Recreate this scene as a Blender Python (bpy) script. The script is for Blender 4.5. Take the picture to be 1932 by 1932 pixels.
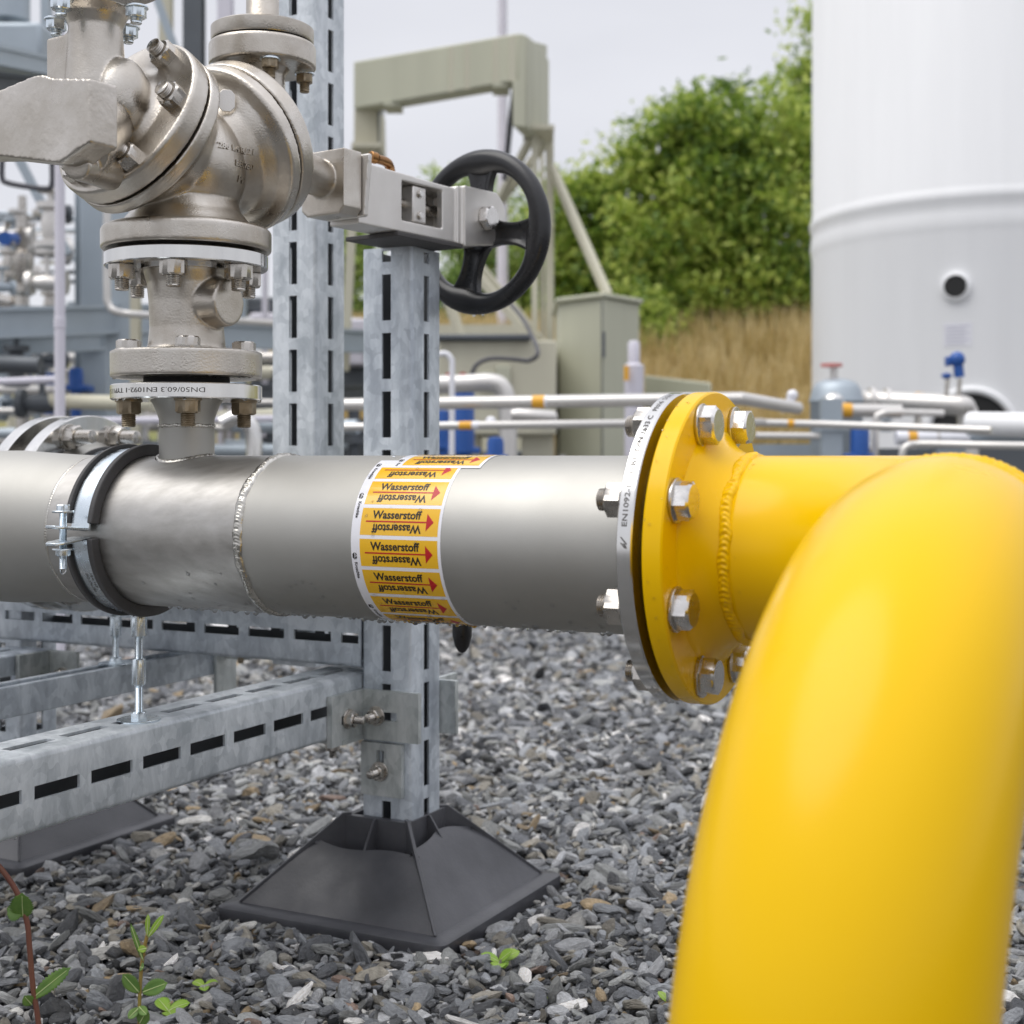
import bpy, bmesh, math, random
import numpy as np
from math import pi, sin, cos, radians, sqrt
from mathutils import Vector, Matrix, noise as mnoise

random.seed(7); NR = np.random.default_rng(7)
scene = bpy.context.scene
for o in list(bpy.data.objects): bpy.data.objects.remove(o)
COL = scene.collection

# ------------------------------------------------------------------ camera
EYE = 0.614                                   # lens height over the gravel, metres
cam_d = bpy.data.cameras.new('camera'); cam = bpy.data.objects.new('camera', cam_d); COL.objects.link(cam)
cam.location = (0, 0, EYE); cam.rotation_euler = (radians(90), 0, 0)
cam_d.sensor_width = 36; cam_d.lens = 50.31; cam_d.shift_y = -0.0549
cam_d.clip_start = 0.05; cam_d.clip_end = 400
cam_d.dof.use_dof = True; cam_d.dof.focus_distance = 1.50; cam_d.dof.aperture_fstop = 6.6
cam_d.dof.aperture_blades = 9
scene.camera = cam

# ------------------------------------------------------------------ world, sun, exposure
world = bpy.data.worlds.new('World'); scene.world = world; world.use_nodes = True
nt = world.node_tree; nt.nodes.clear()
wo = nt.nodes.new('ShaderNodeOutputWorld'); bg = nt.nodes.new('ShaderNodeBackground')
sky = nt.nodes.new('ShaderNodeTexSky'); sky.sky_type = 'NISHITA'; sky.sun_disc = False
SUN_EL, SUN_AZ = radians(66), radians(250)
sky.sun_elevation = SUN_EL; sky.sun_rotation = SUN_AZ
tc = nt.nodes.new('ShaderNodeTexCoord'); mp = nt.nodes.new('ShaderNodeMapping'); mp.inputs['Scale'].default_value = (1.2, 1.2, 3.2)
nz = nt.nodes.new('ShaderNodeTexNoise'); nz.inputs['Scale'].default_value = 2.1; nz.inputs['Detail'].default_value = 4; nz.inputs['Roughness'].default_value = .5
cr = nt.nodes.new('ShaderNodeValToRGB')
cr.color_ramp.elements[0].position = .30; cr.color_ramp.elements[0].color = (5.9, 5.95, 6.4, 1)
cr.color_ramp.elements[1].position = .68; cr.color_ramp.elements[1].color = (6.9, 6.95, 7.35, 1)
mx = nt.nodes.new('ShaderNodeMix'); mx.data_type = 'RGBA'; mx.inputs['Factor'].default_value = .93
L = nt.links.new
L(tc.outputs['Generated'], mp.inputs['Vector']); L(mp.outputs[0], nz.inputs['Vector']); L(nz.outputs['Fac'], cr.inputs[0])
L(sky.outputs[0], mx.inputs['A']); L(cr.outputs[0], mx.inputs['B']); 
sx = nt.nodes.new('ShaderNodeSeparateXYZ'); zr_ = nt.nodes.new('ShaderNodeMapRange'); zr_.interpolation_type = 'SMOOTHSTEP'
zr_.inputs['From Min'].default_value = .33; zr_.inputs['From Max'].default_value = .9; zr_.inputs['To Min'].default_value = 1.0; zr_.inputs['To Max'].default_value = 1.75
vm = nt.nodes.new('ShaderNodeVectorMath'); vm.operation = 'SCALE'                     # an overcast sky is brightest overhead
L(tc.outputs['Generated'], sx.inputs[0]); L(sx.outputs['Z'], zr_.inputs['Value']); L(zr_.outputs[0], vm.inputs['Scale']); L(mx.outputs['Result'], vm.inputs[0]); L(vm.outputs[0], bg.inputs['Color'])
bg.inputs['Strength'].default_value = .10; L(bg.outputs[0], wo.inputs[0])
sd = bpy.data.lights.new('sun', 'SUN'); sd.energy = 1.5; sd.angle = radians(50); sd.color = (1, .97, .92)
sun = bpy.data.objects.new('sun', sd); COL.objects.link(sun)
sun.rotation_euler = (radians(90) - SUN_EL, 0, radians(-70))
scene.view_settings.view_transform = 'Standard'; scene.view_settings.look = 'None'
scene.view_settings.exposure = 0.30; scene.view_settings.gamma = 1

# ------------------------------------------------------------------ frame of the pipework
TH = radians(27); CT, ST = cos(TH), sin(TH)
P = Vector((CT, -ST, 0)); Q = Vector((ST, CT, 0)); Z = Vector((0, 0, 1))
def W(a, b, z): return Vector((a*CT + b*ST, -a*ST + b*CT, z))
FPX = 2700.0
def B(px, py, d):                               # a point d metres in front of the lens plane, survey helper
    return Vector(((px-966)/FPX*d, d, EYE-(py-860)/FPX*d))

# ------------------------------------------------------------------ object helpers
def tag(o, label=None, cat=None, group=None, kind=None):
    if label: o['label'] = label
    if cat: o['category'] = cat
    if group: o['group'] = group
    if kind: o['kind'] = kind
    return o
def thing(name, loc, label, cat, group=None):
    o = bpy.data.objects.new(name, None); COL.objects.link(o); o.location = loc
    o.empty_display_size = .05
    return tag(o, label, cat, group)
def finish(me, m, smooth=40):
    if m is not None: me.materials.append(m)
    if smooth:
        me.shade_smooth()
        if smooth < 180: me.set_sharp_from_angle(angle=radians(smooth))
def attach(o, parent):
    if parent is not None:
        o.parent = parent
        if parent.parent is None and parent.type == 'EMPTY':
            o.matrix_parent_inverse = Matrix.Translation(-Vector(parent.location))
    return o
def obj(name, bm, m, parent=None, smooth=40, bevel=0, seg=2):
    bmesh.ops.recalc_face_normals(bm, faces=bm.faces)
    me = bpy.data.meshes.new(name); bm.to_mesh(me); bm.free(); finish(me, m, smooth)
    o = bpy.data.objects.new(name, me); COL.objects.link(o)
    if bevel:
        md = o.modifiers.new('bevel', 'BEVEL'); md.width = bevel; md.segments = seg; md.limit_method = 'ANGLE'; md.angle_limit = radians(35); md.harden_normals = False
    return attach(o, parent)
def inst(name, src_mesh, M, parent, label=None):
    o = bpy.data.objects.new(name, src_mesh); COL.objects.link(o)
    attach(o, parent); o.matrix_basis = M
    if label: o['label'] = label
    return o
def clone(root, delta, label=None):
    r = root.copy(); COL.objects.link(r); r.location = Vector(root.location)+Vector(delta)
    if label: r['label'] = label
    for ch in root.children:
        c = ch.copy(); COL.objects.link(c); c.parent = r
        for g in ch.children:
            d = g.copy(); COL.objects.link(d); d.parent = c
    return r
def frame(o, z, x=None):                         # matrix with local +Z along z at o
    z = Vector(z).normalized()
    if x is None: x = Vector((0, 0, 1)) if abs(z.z) < .9 else Vector((1, 0, 0))
    x = Vector(x); x = (x - z*x.dot(z)).normalized(); y = z.cross(x)
    M = Matrix((x, y, z)).transposed().to_4x4(); M.translation = Vector(o); return M
def new(): return bmesh.new()
def add_box(bm, c, s, M=None):
    M0 = Matrix.Translation(Vector(c)) @ Matrix.Diagonal((s[0], s[1], s[2], 1))
    bmesh.ops.create_cube(bm, size=1, matrix=(M @ M0) if M is not None else M0)
def ring(bm, M, r, z, n, ph=0):
    return [bm.verts.new(M @ Vector((r*cos(2*pi*i/n+ph), r*sin(2*pi*i/n+ph), z))) for i in range(n)]
def bridge(bm, A, Bv, closed=True):
    n = len(A)
    for i in range(n if closed else n-1):
        j = (i+1) % n
        try: bm.faces.new((A[i], A[j], Bv[j], Bv[i]))
        except ValueError: pass
def add_lathe(bm, M, prof, n=48, caps=True, ph=0):   # prof: (r,z) list
    rs = [ring(bm, M, max(r, 1e-5), z, n, ph) for r, z in prof]
    for a, b in zip(rs, rs[1:]): bridge(bm, a, b)
    if caps: bm.faces.new(rs[0]); bm.faces.new(rs[-1])
def add_cyl(bm, p0, p1, r0, r1=None, n=32, caps=True):
    p0, p1 = Vector(p0), Vector(p1); h = (p1-p0).length
    add_lathe(bm, frame(p0, p1-p0), [(r0, 0), (r0 if r1 is None else r1, h)], n, caps)
def add_tube(bm, pts, r, n=16, caps=True):
    pts = [Vector(p) for p in pts]; m = len(pts); prev = None; rs = []
    x = None
    for i, p in enumerate(pts):
        t = (pts[min(i+1, m-1)] - pts[max(i-1, 0)]).normalized()
        if x is None: x = Vector((0, 0, 1)) if abs(t.z) < .9 else Vector((1, 0, 0))
        x = (x - t*x.dot(t)).normalized(); y = t.cross(x)
        rr = r[i] if isinstance(r, (list, tuple)) else r
        rs.append([bm.verts.new(p + rr*(cos(2*pi*k/n)*x + sin(2*pi*k/n)*y)) for k in range(n)])
    for a, b in zip(rs, rs[1:]): bridge(bm, a, b)
    if caps: bm.faces.new(rs[0]); bm.faces.new(rs[-1])
def add_prism(bm, M, poly, z0, z1):
    a = [bm.verts.new(M @ Vector((x, y, z0))) for x, y in poly]; b = [bm.verts.new(M @ Vector((x, y, z1))) for x, y in poly]
    bm.faces.new(a); bm.faces.new(b); bridge(bm, a, b)
def add_bar(bm, p0, p1, w, h, up=(0, 0, 1)):
    p0, p1 = Vector(p0), Vector(p1); up = (1, 0, 0) if abs((p1-p0).normalized().z) > .97 else up; M = frame((p0+p1)/2, p1-p0, up); add_box(bm, (0, 0, 0), (h, w, (p1-p0).length), M)
def bezier(ps, n=24):
    out = []; ps = [Vector(p) for p in ps]; ps = [ps[0]*2-ps[1]] + ps + [ps[-1]*2-ps[-2]]
    for i in range(1, len(ps)-2):
        for k in range(n):
            t = k/n; a, b, c, d = ps[i-1:i+3]
            out.append(.5*((2*b)+(c-a)*t+(2*a-5*b+4*c-d)*t*t+(3*b-a-3*c+d)*t**3))
    out.append(ps[-2]); return out

# ------------------------------------------------------------------ materials
def principled(name):
    m = bpy.data.materials.new(name); m.use_nodes = True
    return m, m.node_tree, m.node_tree.nodes['Principled BSDF']
def mat(name, col, rough=.5, metal=0, col2=None, cs=8, ca=.5, rvar=0, bump=0, bs=200, bd=.001, bdet=3, coat=0, stretch=None, spec=None, extra=None):
    m, t, p = principled(name)
    p.inputs['Base Color'].default_value = (*col, 1); p.inputs['Roughness'].default_value = rough; p.inputs['Metallic'].default_value = metal
    if coat: p.inputs['Coat Weight'].default_value = coat; p.inputs['Coat Roughness'].default_value = .12
    if spec is not None: p.inputs['Specular IOR Level'].default_value = spec
    tcn = t.nodes.new('ShaderNodeTexCoord'); mpn = t.nodes.new('ShaderNodeMapping'); t.links.new(tcn.outputs['Object'], mpn.inputs['Vector'])
    if stretch: mpn.inputs['Rotation'].default_value = stretch[0]; mpn.inputs['Scale'].default_value = stretch[1]
    if col2 is not None:
        n = t.nodes.new('ShaderNodeTexNoise'); n.inputs['Scale'].default_value = cs; n.inputs['Detail'].default_value = 6; n.inputs['Roughness'].default_value = .6
        t.links.new(mpn.outputs[0], n.inputs['Vector'])
        r = t.nodes.new('ShaderNodeValToRGB'); r.color_ramp.elements[0].position = .5-ca*.5; r.color_ramp.elements[1].position = .5+ca*.5
        r.color_ramp.elements[0].color = (*col, 1); r.color_ramp.elements[1].color = (*col2, 1)
        t.links.new(n.outputs['Fac'], r.inputs[0]); t.links.new(r.outputs[0], p.inputs['Base Color'])
    if rvar:
        n = t.nodes.new('ShaderNodeTexNoise'); n.inputs['Scale'].default_value = cs*1.7; n.inputs['Detail'].default_value = 5
        t.links.new(mpn.outputs[0], n.inputs['Vector'])
        q = t.nodes.new('ShaderNodeMapRange'); q.inputs['From Min'].default_value = .3; q.inputs['From Max'].default_value = .7
        q.inputs['To Min'].default_value = rough-rvar; q.inputs['To Max'].default_value = rough+rvar
        t.links.new(n.outputs['Fac'], q.inputs['Value']); t.links.new(q.outputs[0], p.inputs['Roughness'])
    if bump:
        n = t.nodes.new('ShaderNodeTexNoise'); n.inputs['Scale'].default_value = bs; n.inputs['Detail'].default_value = bdet
        t.links.new(mpn.outputs[0], n.inputs['Vector'])
        b = t.nodes.new('ShaderNodeBump'); b.inputs['Strength'].default_value = bump; b.inputs['Distance'].default_value = bd
        t.links.new(n.outputs['Fac'], b.inputs['Height']); t.links.new(b.outputs[0], p.inputs['Normal'])
    return m
M_ = {}
# brushed stainless of the run pipe: streaks go round/along the pipe, mill marks and heat tint
M_['pipe'] = mat('satin_stainless', (.40, .39, .36), .56, 1, (.51, .50, .468), 5, .6, .05, .16, 900, .0004, 2)
M_['pipe_ground'] = mat('ground_stainless', (.38, .367, .34), .43, 1, (.56, .542, .515), 16, .6, .05, .10, 120, .0003, 3,
                        stretch=((0, 0, radians(27)), (.12, 5, 5)))
M_['cast'] = mat('cast_stainless', (.42, .375, .315), .33, 1, (.70, .665, .61), 13, .42, .10, .36, 480, .0009, 5)
M_['castpale'] = mat('blasted_cast_steel', (.66, .635, .60), .42, .85, (.76, .735, .70), 16, .6, .06, .35, 620, .0006, 3)
M_['bright'] = mat('machined_stainless', (.62, .61, .59), .15, 1, (.78, .77, .75), 30, .6, .06, .12, 90, .0003, 2, stretch=((0, 0, 0), (1, 1, .08)))
M_['bolt'] = mat('bolt_steel', (.46, .43, .39), .27, 1, (.62, .59, .55), 60, .6, .1, .2, 400, .0003, 2)
M_['boltbright'] = mat('clean_bolt_steel', (.60, .58, .55), .24, 1, (.74, .72, .70), 60, .6, .08, .25, 300, .0003, 2)
M_['boltbrown'] = mat('tarnished_bolt_steel', (.20, .15, .09), .42, .9, (.42, .36, .27), 70, .6, .1, .35, 300, .0004, 2)
M_['zinc'] = mat('bright_zinc', (.66, .74, .80), .26, 1, (.82, .88, .92), 40, .6, .1, .15, 150, .0003, 2)
M_['weld'] = mat('weld_steel', (.46, .44, .39), .27, 1, (.60, .58, .54), 50, .6, .05, .2, 500, .0003, 2)
M_['yellow'] = mat('yellow_gloss_paint', (.80, .475, .0003), .24, 0, (.84, .515, .0003), 4, .7, .07, .07, 30, .0009, 3, spec=.24)
M_['yellowgap'] = mat('yellow_overspray', (.30, .20, .01), .4, .3, (.10, .075, .02), 30, .6)
M_['rubber'] = mat('grey_rubber', (.048, .046, .046), .62, 0, (.075, .072, .072), 50, .6, 0, .4, 700, .0005, 3)
M_['plastic'] = mat('black_plastic', (.011, .011, .012), .30, 0, (.022, .022, .024), 12, .6, .06, .25, 300, .0005, 3)
M_['footplastic'] = mat('grey_black_plastic', (.036, .037, .043), .36, 0, (.088, .089, .098), 11, .5, .08, .3, 240, .0007, 4)
M_['castrough'] = mat('hammered_cast_steel', (.44, .40, .34), .36, 1, (.68, .64, .59), 11, .42, .10, .5, 110, .0022, 6)
M_['black'] = mat('dark_gasket', (.012, .012, .012), .7)
M_['white'] = mat('white_vinyl', (.80, .80, .84), .22, coat=.4)
M_['labelyellow'] = mat('yellow_vinyl', (.83, .47, .012), .22, coat=.5)
M_['ink'] = mat('black_print', (.018, .014, .010), .35)
M_['red'] = mat('red_print', (.48, .012, .014), .3)
M_['brass'] = mat('brass', (.42, .22, .08), .35, 1, (.25, .13, .06), 80, .6)
def galv(name, c1, c2, tint):
    m, t, p = principled(name)
    p.inputs['Metallic'].default_value = .5
    tcn = t.nodes.new('ShaderNodeTexCoord')
    v = t.nodes.new('ShaderNodeTexVoronoi'); v.inputs['Scale'].default_value = 75; v.feature = 'F1'
    n = t.nodes.new('ShaderNodeTexNoise'); n.inputs['Scale'].default_value = 28; n.inputs['Detail'].default_value = 9; n.inputs['Roughness'].default_value = .7; n.inputs['Distortion'].default_value = .5
    n2 = t.nodes.new('ShaderNodeTexNoise'); n2.inputs['Scale'].default_value = 6; n2.inputs['Detail'].default_value = 4
    wn = t.nodes.new('ShaderNodeMapping'); wn.inputs['Scale'].default_value = (1, 1, .35)
    t.links.new(tcn.outputs['Object'], wn.inputs['Vector'])
    dn = t.nodes.new('ShaderNodeTexNoise'); dn.inputs['Scale'].default_value = 40
    t.links.new(wn.outputs[0], dn.inputs['Vector'])
    mixv = t.nodes.new('ShaderNodeMix'); mixv.data_type = 'RGBA'; mixv.inputs['Factor'].default_value = .03
    t.links.new(tcn.outputs['Object'], mixv.inputs['A']); t.links.new(dn.outputs['Color'], mixv.inputs['B']); t.links.new(mixv.outputs['Result'], v.inputs['Vector'])
    t.links.new(wn.outputs[0], n.inputs['Vector']); t.links.new(tcn.outputs['Object'], n2.inputs['Vector'])
    sep = t.nodes.new('ShaderNodeSeparateColor'); t.links.new(v.outputs['Color'], sep.inputs[0])
    a = t.nodes.new('ShaderNodeMath'); a.operation = 'MULTIPLY_ADD'; a.inputs[1].default_value = .16; t.links.new(sep.outputs[0], a.inputs[0])
    s2 = t.nodes.new('ShaderNodeMath'); s2.operation = 'MULTIPLY_ADD'; s2.inputs[1].default_value = .95; s2.inputs[2].default_value = -.06; t.links.new(n.outputs['Fac'], s2.inputs[0]); t.links.new(s2.outputs[0], a.inputs[2])
    s3 = t.nodes.new('ShaderNodeMath'); s3.operation = 'MULTIPLY_ADD'; s3.inputs[1].default_value = .35; t.links.new(n2.outputs['Fac'], s3.inputs[0]); 
    s4 = t.nodes.new('ShaderNodeMath'); s4.operation = 'SUBTRACT'; s4.inputs[1].default_value = .17; t.links.new(s3.outputs[0], s4.inputs[0]); t.links.new(a.outputs[0], s3.inputs[2])
    r = t.nodes.new('ShaderNodeValToRGB'); r.color_ramp.elements[0].position = .32; r.color_ramp.elements[1].position = .66
    r.color_ramp.elements[0].color = (*c1, 1); r.color_ramp.elements[1].color = (*c2, 1); e = r.color_ramp.elements.new(.5); e.color = (*tint, 1)
    t.links.new(s4.outputs[0], r.inputs[0]); t.links.new(r.outputs[0], p.inputs['Base Color'])
    q = t.nodes.new('ShaderNodeMapRange'); q.inputs['To Min'].default_value = .36; q.inputs['To Max'].default_value = .56; t.links.new(s4.outputs[0], q.inputs['Value']); t.links.new(q.outputs[0], p.inputs['Roughness'])
    b = t.nodes.new('ShaderNodeBump'); b.inputs['Strength'].default_value = .25; b.inputs['Distance'].default_value = .0008; t.links.new(n.outputs['Fac'], b.inputs['Height']); t.links.new(b.outputs[0], p.inputs['Normal'])
    return m
M_['galv'] = galv('galvanised_steel', (.40, .44, .49), (.74, .79, .84), (.56, .61, .66))
M_['galvold'] = galv('weathered_galvanised_steel', (.43, .47, .50), (.76, .80, .83), (.60, .64, .67))
M_['inside'] = mat('shaded_tube_inside', (.10, .11, .12), .7, .2, (.17, .18, .19), 20, .6)  # shade behind the slots painted in: inner skin darker than the outer zinc
M_['plate'] = galv('galvanised_plate', (.34, .36, .36), (.62, .64, .63), (.50, .53, .52))
def simple(name, col, rough=.5, metal=0, var=.15): 
    return mat(name, col, rough, metal, tuple(min(1, c*(1+var)+.01) for c in col), 6, .6, .05 if rough > .06 else 0)
def streaky(name, c1, c2, rough): return mat(name, c1, rough, 0, c2, 2.2, .7, .07, stretch=((0, 0, 0), (2.5, 2.5, .22)))
M_['sage'] = streaky('sage_green_paint', (.55, .55, .425), (.44, .44, .335), .5)
M_['beige'] = streaky('beige_paint', (.62, .60, .47), (.50, .47, .36), .5)
M_['tank'] = streaky('white_tank_paint', (.87, .875, .88), (.80, .805, .81), .45)
M_['greysteel'] = simple('grey_painted_steel', (.36, .41, .45), .45, .4)
M_['darksteel'] = simple('dark_steel', (.10, .11, .12), .5, .5)
M_['paleplastic'] = simple('pale_grey_tube', (.62, .60, .66), .4)
M_['blue'] = simple('blue_enamel', (.015, .085, .33), .35)
M_['orange'] = simple('orange_band', (.75, .38, .03), .4)
M_['whitepipe'] = simple('pale_steel_pipe', (.62, .60, .57), .35, .6)
M_['redpaint'] = simple('red_paint', (.50, .05, .04), .4)
M_['palered'] = simple('faded_red_paint', (.60, .22, .20), .5)
M_['cable'] = simple('dark_cable', (.06, .06, .07), .5)
# glassy water
m, t, p = principled('water'); p.inputs['Base Color'].default_value = (.95, .97, 1, 1); p.inputs['Roughness'].default_value = .03; p.inputs['Transmission Weight'].default_value = 1; p.inputs['IOR'].default_value = 1.33
M_['water'] = m

# ------------------------------------------------------------------ fasteners (built once along +Z, copied)
def hexpts(af, ph=0): r = af/2/cos(pi/6); return [(r*cos(pi/3*i+ph), r*sin(pi/3*i+ph)) for i in range(6)]
def mesh_of(bm, name, m, smooth=30):
    bmesh.ops.recalc_face_normals(bm, faces=bm.faces); me = bpy.data.meshes.new(name); bm.to_mesh(me); bm.free(); finish(me, m, smooth); return me
def hex_solid(bm, af, z0, z1, chamfer_top=True, chamfer_bot=False):
    r = af/2/cos(pi/6); n = 6; N = 36
    # circle-chamfered hexagon: intersect hexagon with a cone at the ends
    def rad(k, lim):
        th = 2*pi*k/N; a = ((th + pi/6) % (pi/3)) - pi/6
        return min(af/2/cos(a), lim)
    d = r-af/2*.93; zc = d*.62
    lv = []
    if chamfer_bot: lv += [(z0, af/2*.93), (z0+zc, r+1)]
    else: lv += [(z0, r+1)]
    if chamfer_top: lv += [(z1-zc, r+1), (z1, af/2*.93)]
    else: lv += [(z1, r+1)]
    rs = [[bm.verts.new((rad(k, lim)*cos(2*pi*k/N), rad(k, lim)*sin(2*pi*k/N), z)) for k in range(N)] for z, lim in lv]
    for a, b in zip(rs, rs[1:]): bridge(bm, a, b)
    bm.faces.new(rs[0]); bm.faces.new(rs[-1])
def thread_prof(r, z0, z1, pitch=.002):
    out = [(r*.93, z0)]; z = z0
    while z < z1-pitch*1.5:
        out += [(r, z+pitch*.35), (r*.90, z+pitch*.85)]; z += pitch
    out += [(r*.97, z1-.001), (r*.80, z1)]; return out
def make_fastener(af, hh, wr, wt, stub=0, br=.01, mats=('bolt', 'bolt'), kind='head'):
    w = new(); add_lathe(w, Matrix(), [(wr*.985, 0), (wr, wt*.3), (wr, wt*.8), (wr*.97, wt)], 40); wm = mesh_of(w, 'washer', M_[mats[1]])
    h = new(); hex_solid(h, af, wt, wt+hh, True, False); 
    hm = mesh_of(h, 'bolt_head' if kind == 'head' else 'nut', M_[mats[0]])
    sm = None
    if stub:
        s = new(); add_lathe(s, Matrix(), thread_prof(br, wt+hh*.6, wt+hh+stub), 28); sm = mesh_of(s, 'threaded_end', M_[mats[0]], 50)
    return (wm, hm, sm, kind)
def put(f, pos, n, parent, rot=0, name=None, wash=True):
    M = frame(pos, n) @ Matrix.Rotation(rot, 4, 'Z')
    o = inst(name or ('bolt_head' if f[3] == 'head' else 'nut'), f[1], M, parent)
    if wash: c = bpy.data.objects.new('washer', f[0]); COL.objects.link(c); c.parent = o
    if f[2]: c = bpy.data.objects.new('threaded_end', f[2]); COL.objects.link(c); c.parent = o
    return o

# ------------------------------------------------------------------ lettering
def text_geo(s, width=None, height=None, bold=0.0):
    cu = bpy.data.curves.new('lettering', 'FONT'); cu.body = s; cu.size = 1; cu.offset = bold; cu.resolution_u = 3
    to = bpy.data.objects.new('lettering', cu); COL.objects.link(to); bpy.context.view_layer.update()
    dg = bpy.context.evaluated_depsgraph_get(); me = bpy.data.meshes.new_from_object(to.evaluated_get(dg))
    v = np.empty(len(me.vertices)*3); me.vertices.foreach_get('co', v); v = v.reshape(-1, 3)[:, :2].copy()
    f = [tuple(p.vertices) for p in me.polygons]
    bpy.data.objects.remove(to); bpy.data.curves.remove(cu); bpy.data.meshes.remove(me)
    v -= v.min(0); ext = v.max(0)
    if width: v[:, 0] *= width/ext[0]
    if height: v[:, 1] *= height/ext[1]
    return v, f
def add_text(bm, geo, fn, depth=None):
    v, f = geo; vs = [bm.verts.new(fn(x, y)) for x, y in v]
    for q in f:
        try: bm.faces.new([vs[i] for i in q])
        except ValueError: pass
# ================================================================== GROUND
def gravel_mat(inst=True):
    m, t, p = principled('slate_gravel'); p.inputs['Roughness'].default_value = .29
    tcn = t.nodes.new('ShaderNodeTexCoord'); at = t.nodes.new('ShaderNodeAttribute'); at.attribute_type = 'INSTANCER'; at.attribute_name = 'tint'
    n = t.nodes.new('ShaderNodeTexNoise'); n.inputs['Scale'].default_value = 2.2; n.inputs['Detail'].default_value = 8; n.inputs['Roughness'].default_value = .65
    mpn = t.nodes.new('ShaderNodeMapping'); mpn.inputs['Scale'].default_value = (1, 1, 4)
    t.links.new(tcn.outputs['Object'], mpn.inputs[0]); t.links.new(mpn.outputs[0], n.inputs['Vector'])
    q = t.nodes.new('ShaderNodeMapRange'); q.inputs['From Min'].default_value = .25; q.inputs['From Max'].default_value = .75; q.inputs['To Min'].default_value = .55; q.inputs['To Max'].default_value = 1.4
    t.links.new(n.outputs['Fac'], q.inputs['Value'])
    x = t.nodes.new('ShaderNodeVectorMath'); x.operation = 'SCALE'; t.links.new(at.outputs['Color'], x.inputs[0]); t.links.new(q.outputs[0], x.inputs['Scale'])
    t.links.new(x.outputs[0], p.inputs['Base Color'])
    b = t.nodes.new('ShaderNodeBump'); b.inputs['Strength'].default_value = .55; b.inputs['Distance'].default_value = .05; t.links.new(n.outputs['Fac'], b.inputs['Height']); t.links.new(b.outputs[0], p.inputs['Normal'])
    return m
gm = gravel_mat()
soil = mat('gravel_bed', (.016, .016, .015), .8, 0, (.17, .17, .168), 55, .5, 0, .8, 60, .02, 6)
bm = new()
g = [bm.verts.new(v) for v in ((-160, -20, -.012), (160, -20, -.012), (160, 300, -.012), (-160, 300, -.012))]; bm.faces.new(g)
tag(obj('ground', bm, soil, None, 0), kind='structure')
stones = bpy.data.collections.new('stone_shapes')
def stone(seed):
    r = random.Random(seed); bm = new(); bmesh.ops.create_icosphere(bm, subdivisions=3, radius=1)
    planes = []
    for i in range(r.randint(9, 14)):
        d = Vector((r.gauss(0, 1), r.gauss(0, 1), r.gauss(0, 1))).normalized(); planes.append((d, r.uniform(.52, .86)))
    planes += [(Vector((r.gauss(0, .12), r.gauss(0, .12), 1)).normalized(), r.uniform(.40, .7)), (Vector((0, 0, -1)), .5)]
    sc = (r.uniform(1.0, 1.7), r.uniform(.65, .95), r.uniform(.42, .75))
    for v in bm.verts:
        c = v.co.copy()
        for d, k in planes:
            e = c.dot(d)-k
            if e > 0: c -= d*e*.94
        c += mnoise.noise_vector(c*2.6+Vector((seed*3, 0, 0)))*.055
        v.co = Vector((c.x*sc[0], c.y*sc[1], c.z*sc[2]))
    return mesh_of(bm, 'stone', gm, 25)
for i in range(16):
    o = bpy.data.objects.new('stone', stone(i+1)); stones.objects.link(o)
def palette(n, rng):
    base = np.array([(.245, .255, .268), (.140, .146, .156), (.37, .375, .382), (.30, .305, .295), (.075, .077, .080), (.26, .24, .20), (.36, .27, .16), (.50, .49, .46), (.74, .72, .69), (.24, .17, .135), (.30, .305, .30)])
    pr = np.array([.23, .17, .17, .11, .10, .085, .020, .05, .026, .007, .07]); pr /= pr.sum()
    c = base[rng.choice(len(base), n, p=pr)]
    return c*rng.uniform(.62, 1.7, (n, 1))
FOOTS = [(-1.041, 1.705), (-1.767, 1.711)]
pts = []; scs = []
for (y0, y1, cell, s0) in ((1.15, 2.7, .0125, .0042), (1.15, 3.2, .0118, .0083), (3.2, 6.0, .017, .0110), (6.0, 12.0, .034, .020)):
    ys = np.arange(y0, y1, cell); 
    for y in ys:
        hw = .43*y+.42; xs = np.arange(-hw, hw, cell)
        k = len(xs); X = xs+NR.uniform(-.6, .6, k)*cell; Y = y+NR.uniform(-.6, .6, k)*cell
        s = s0*np.exp(NR.normal(0, .40, k)); zz = NR.uniform(-.012, .005, k)
        big = s > s0*1.6; zz[big] += .002
        pts.append(np.stack([X, Y, zz], 1)); scs.append(s)
pts = np.concatenate(pts); scs = np.concatenate(scs)
a_ = pts[:, 0]*CT-pts[:, 1]*ST; b_ = pts[:, 0]*ST+pts[:, 1]*CT
keep = np.ones(len(pts), bool)
for fa, fb in FOOTS:
    d = np.maximum(abs(a_-fa), abs(b_-fb)); keep &= d > .176
    near = (d > .176) & (d < .20); pts[near, 2] -= .005
pts = pts[keep]; scs = scs[keep]; n = len(pts)
me = bpy.data.meshes.new('gravel'); me.vertices.add(n); me.vertices.foreach_set('co', pts.astype(np.float32).ravel())
def attr(nm, ty, arr, fld):
    a = me.attributes.new(nm, ty, 'POINT'); a.data.foreach_set(fld, arr.astype(np.float32).ravel() if ty != 'INT' else arr.astype(np.int32))
attr('rotv', 'FLOAT_VECTOR', np.stack([NR.normal(0, .45, n), NR.normal(0, .45, n), NR.uniform(0, 6.283, n)], 1), 'vector')
attr('scl', 'FLOAT', scs, 'value'); attr('kind_index', 'INT', NR.integers(0, 16, n), 'value')
cc = np.ones((n, 4)); cc[:, :3] = palette(n, NR); attr('tint', 'FLOAT_COLOR', cc, 'color')
gob = bpy.data.objects.new('gravel', me); COL.objects.link(gob)
tag(gob, 'loose grey slate gravel with scattered ochre and white stones', 'gravel', kind='stuff')
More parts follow.
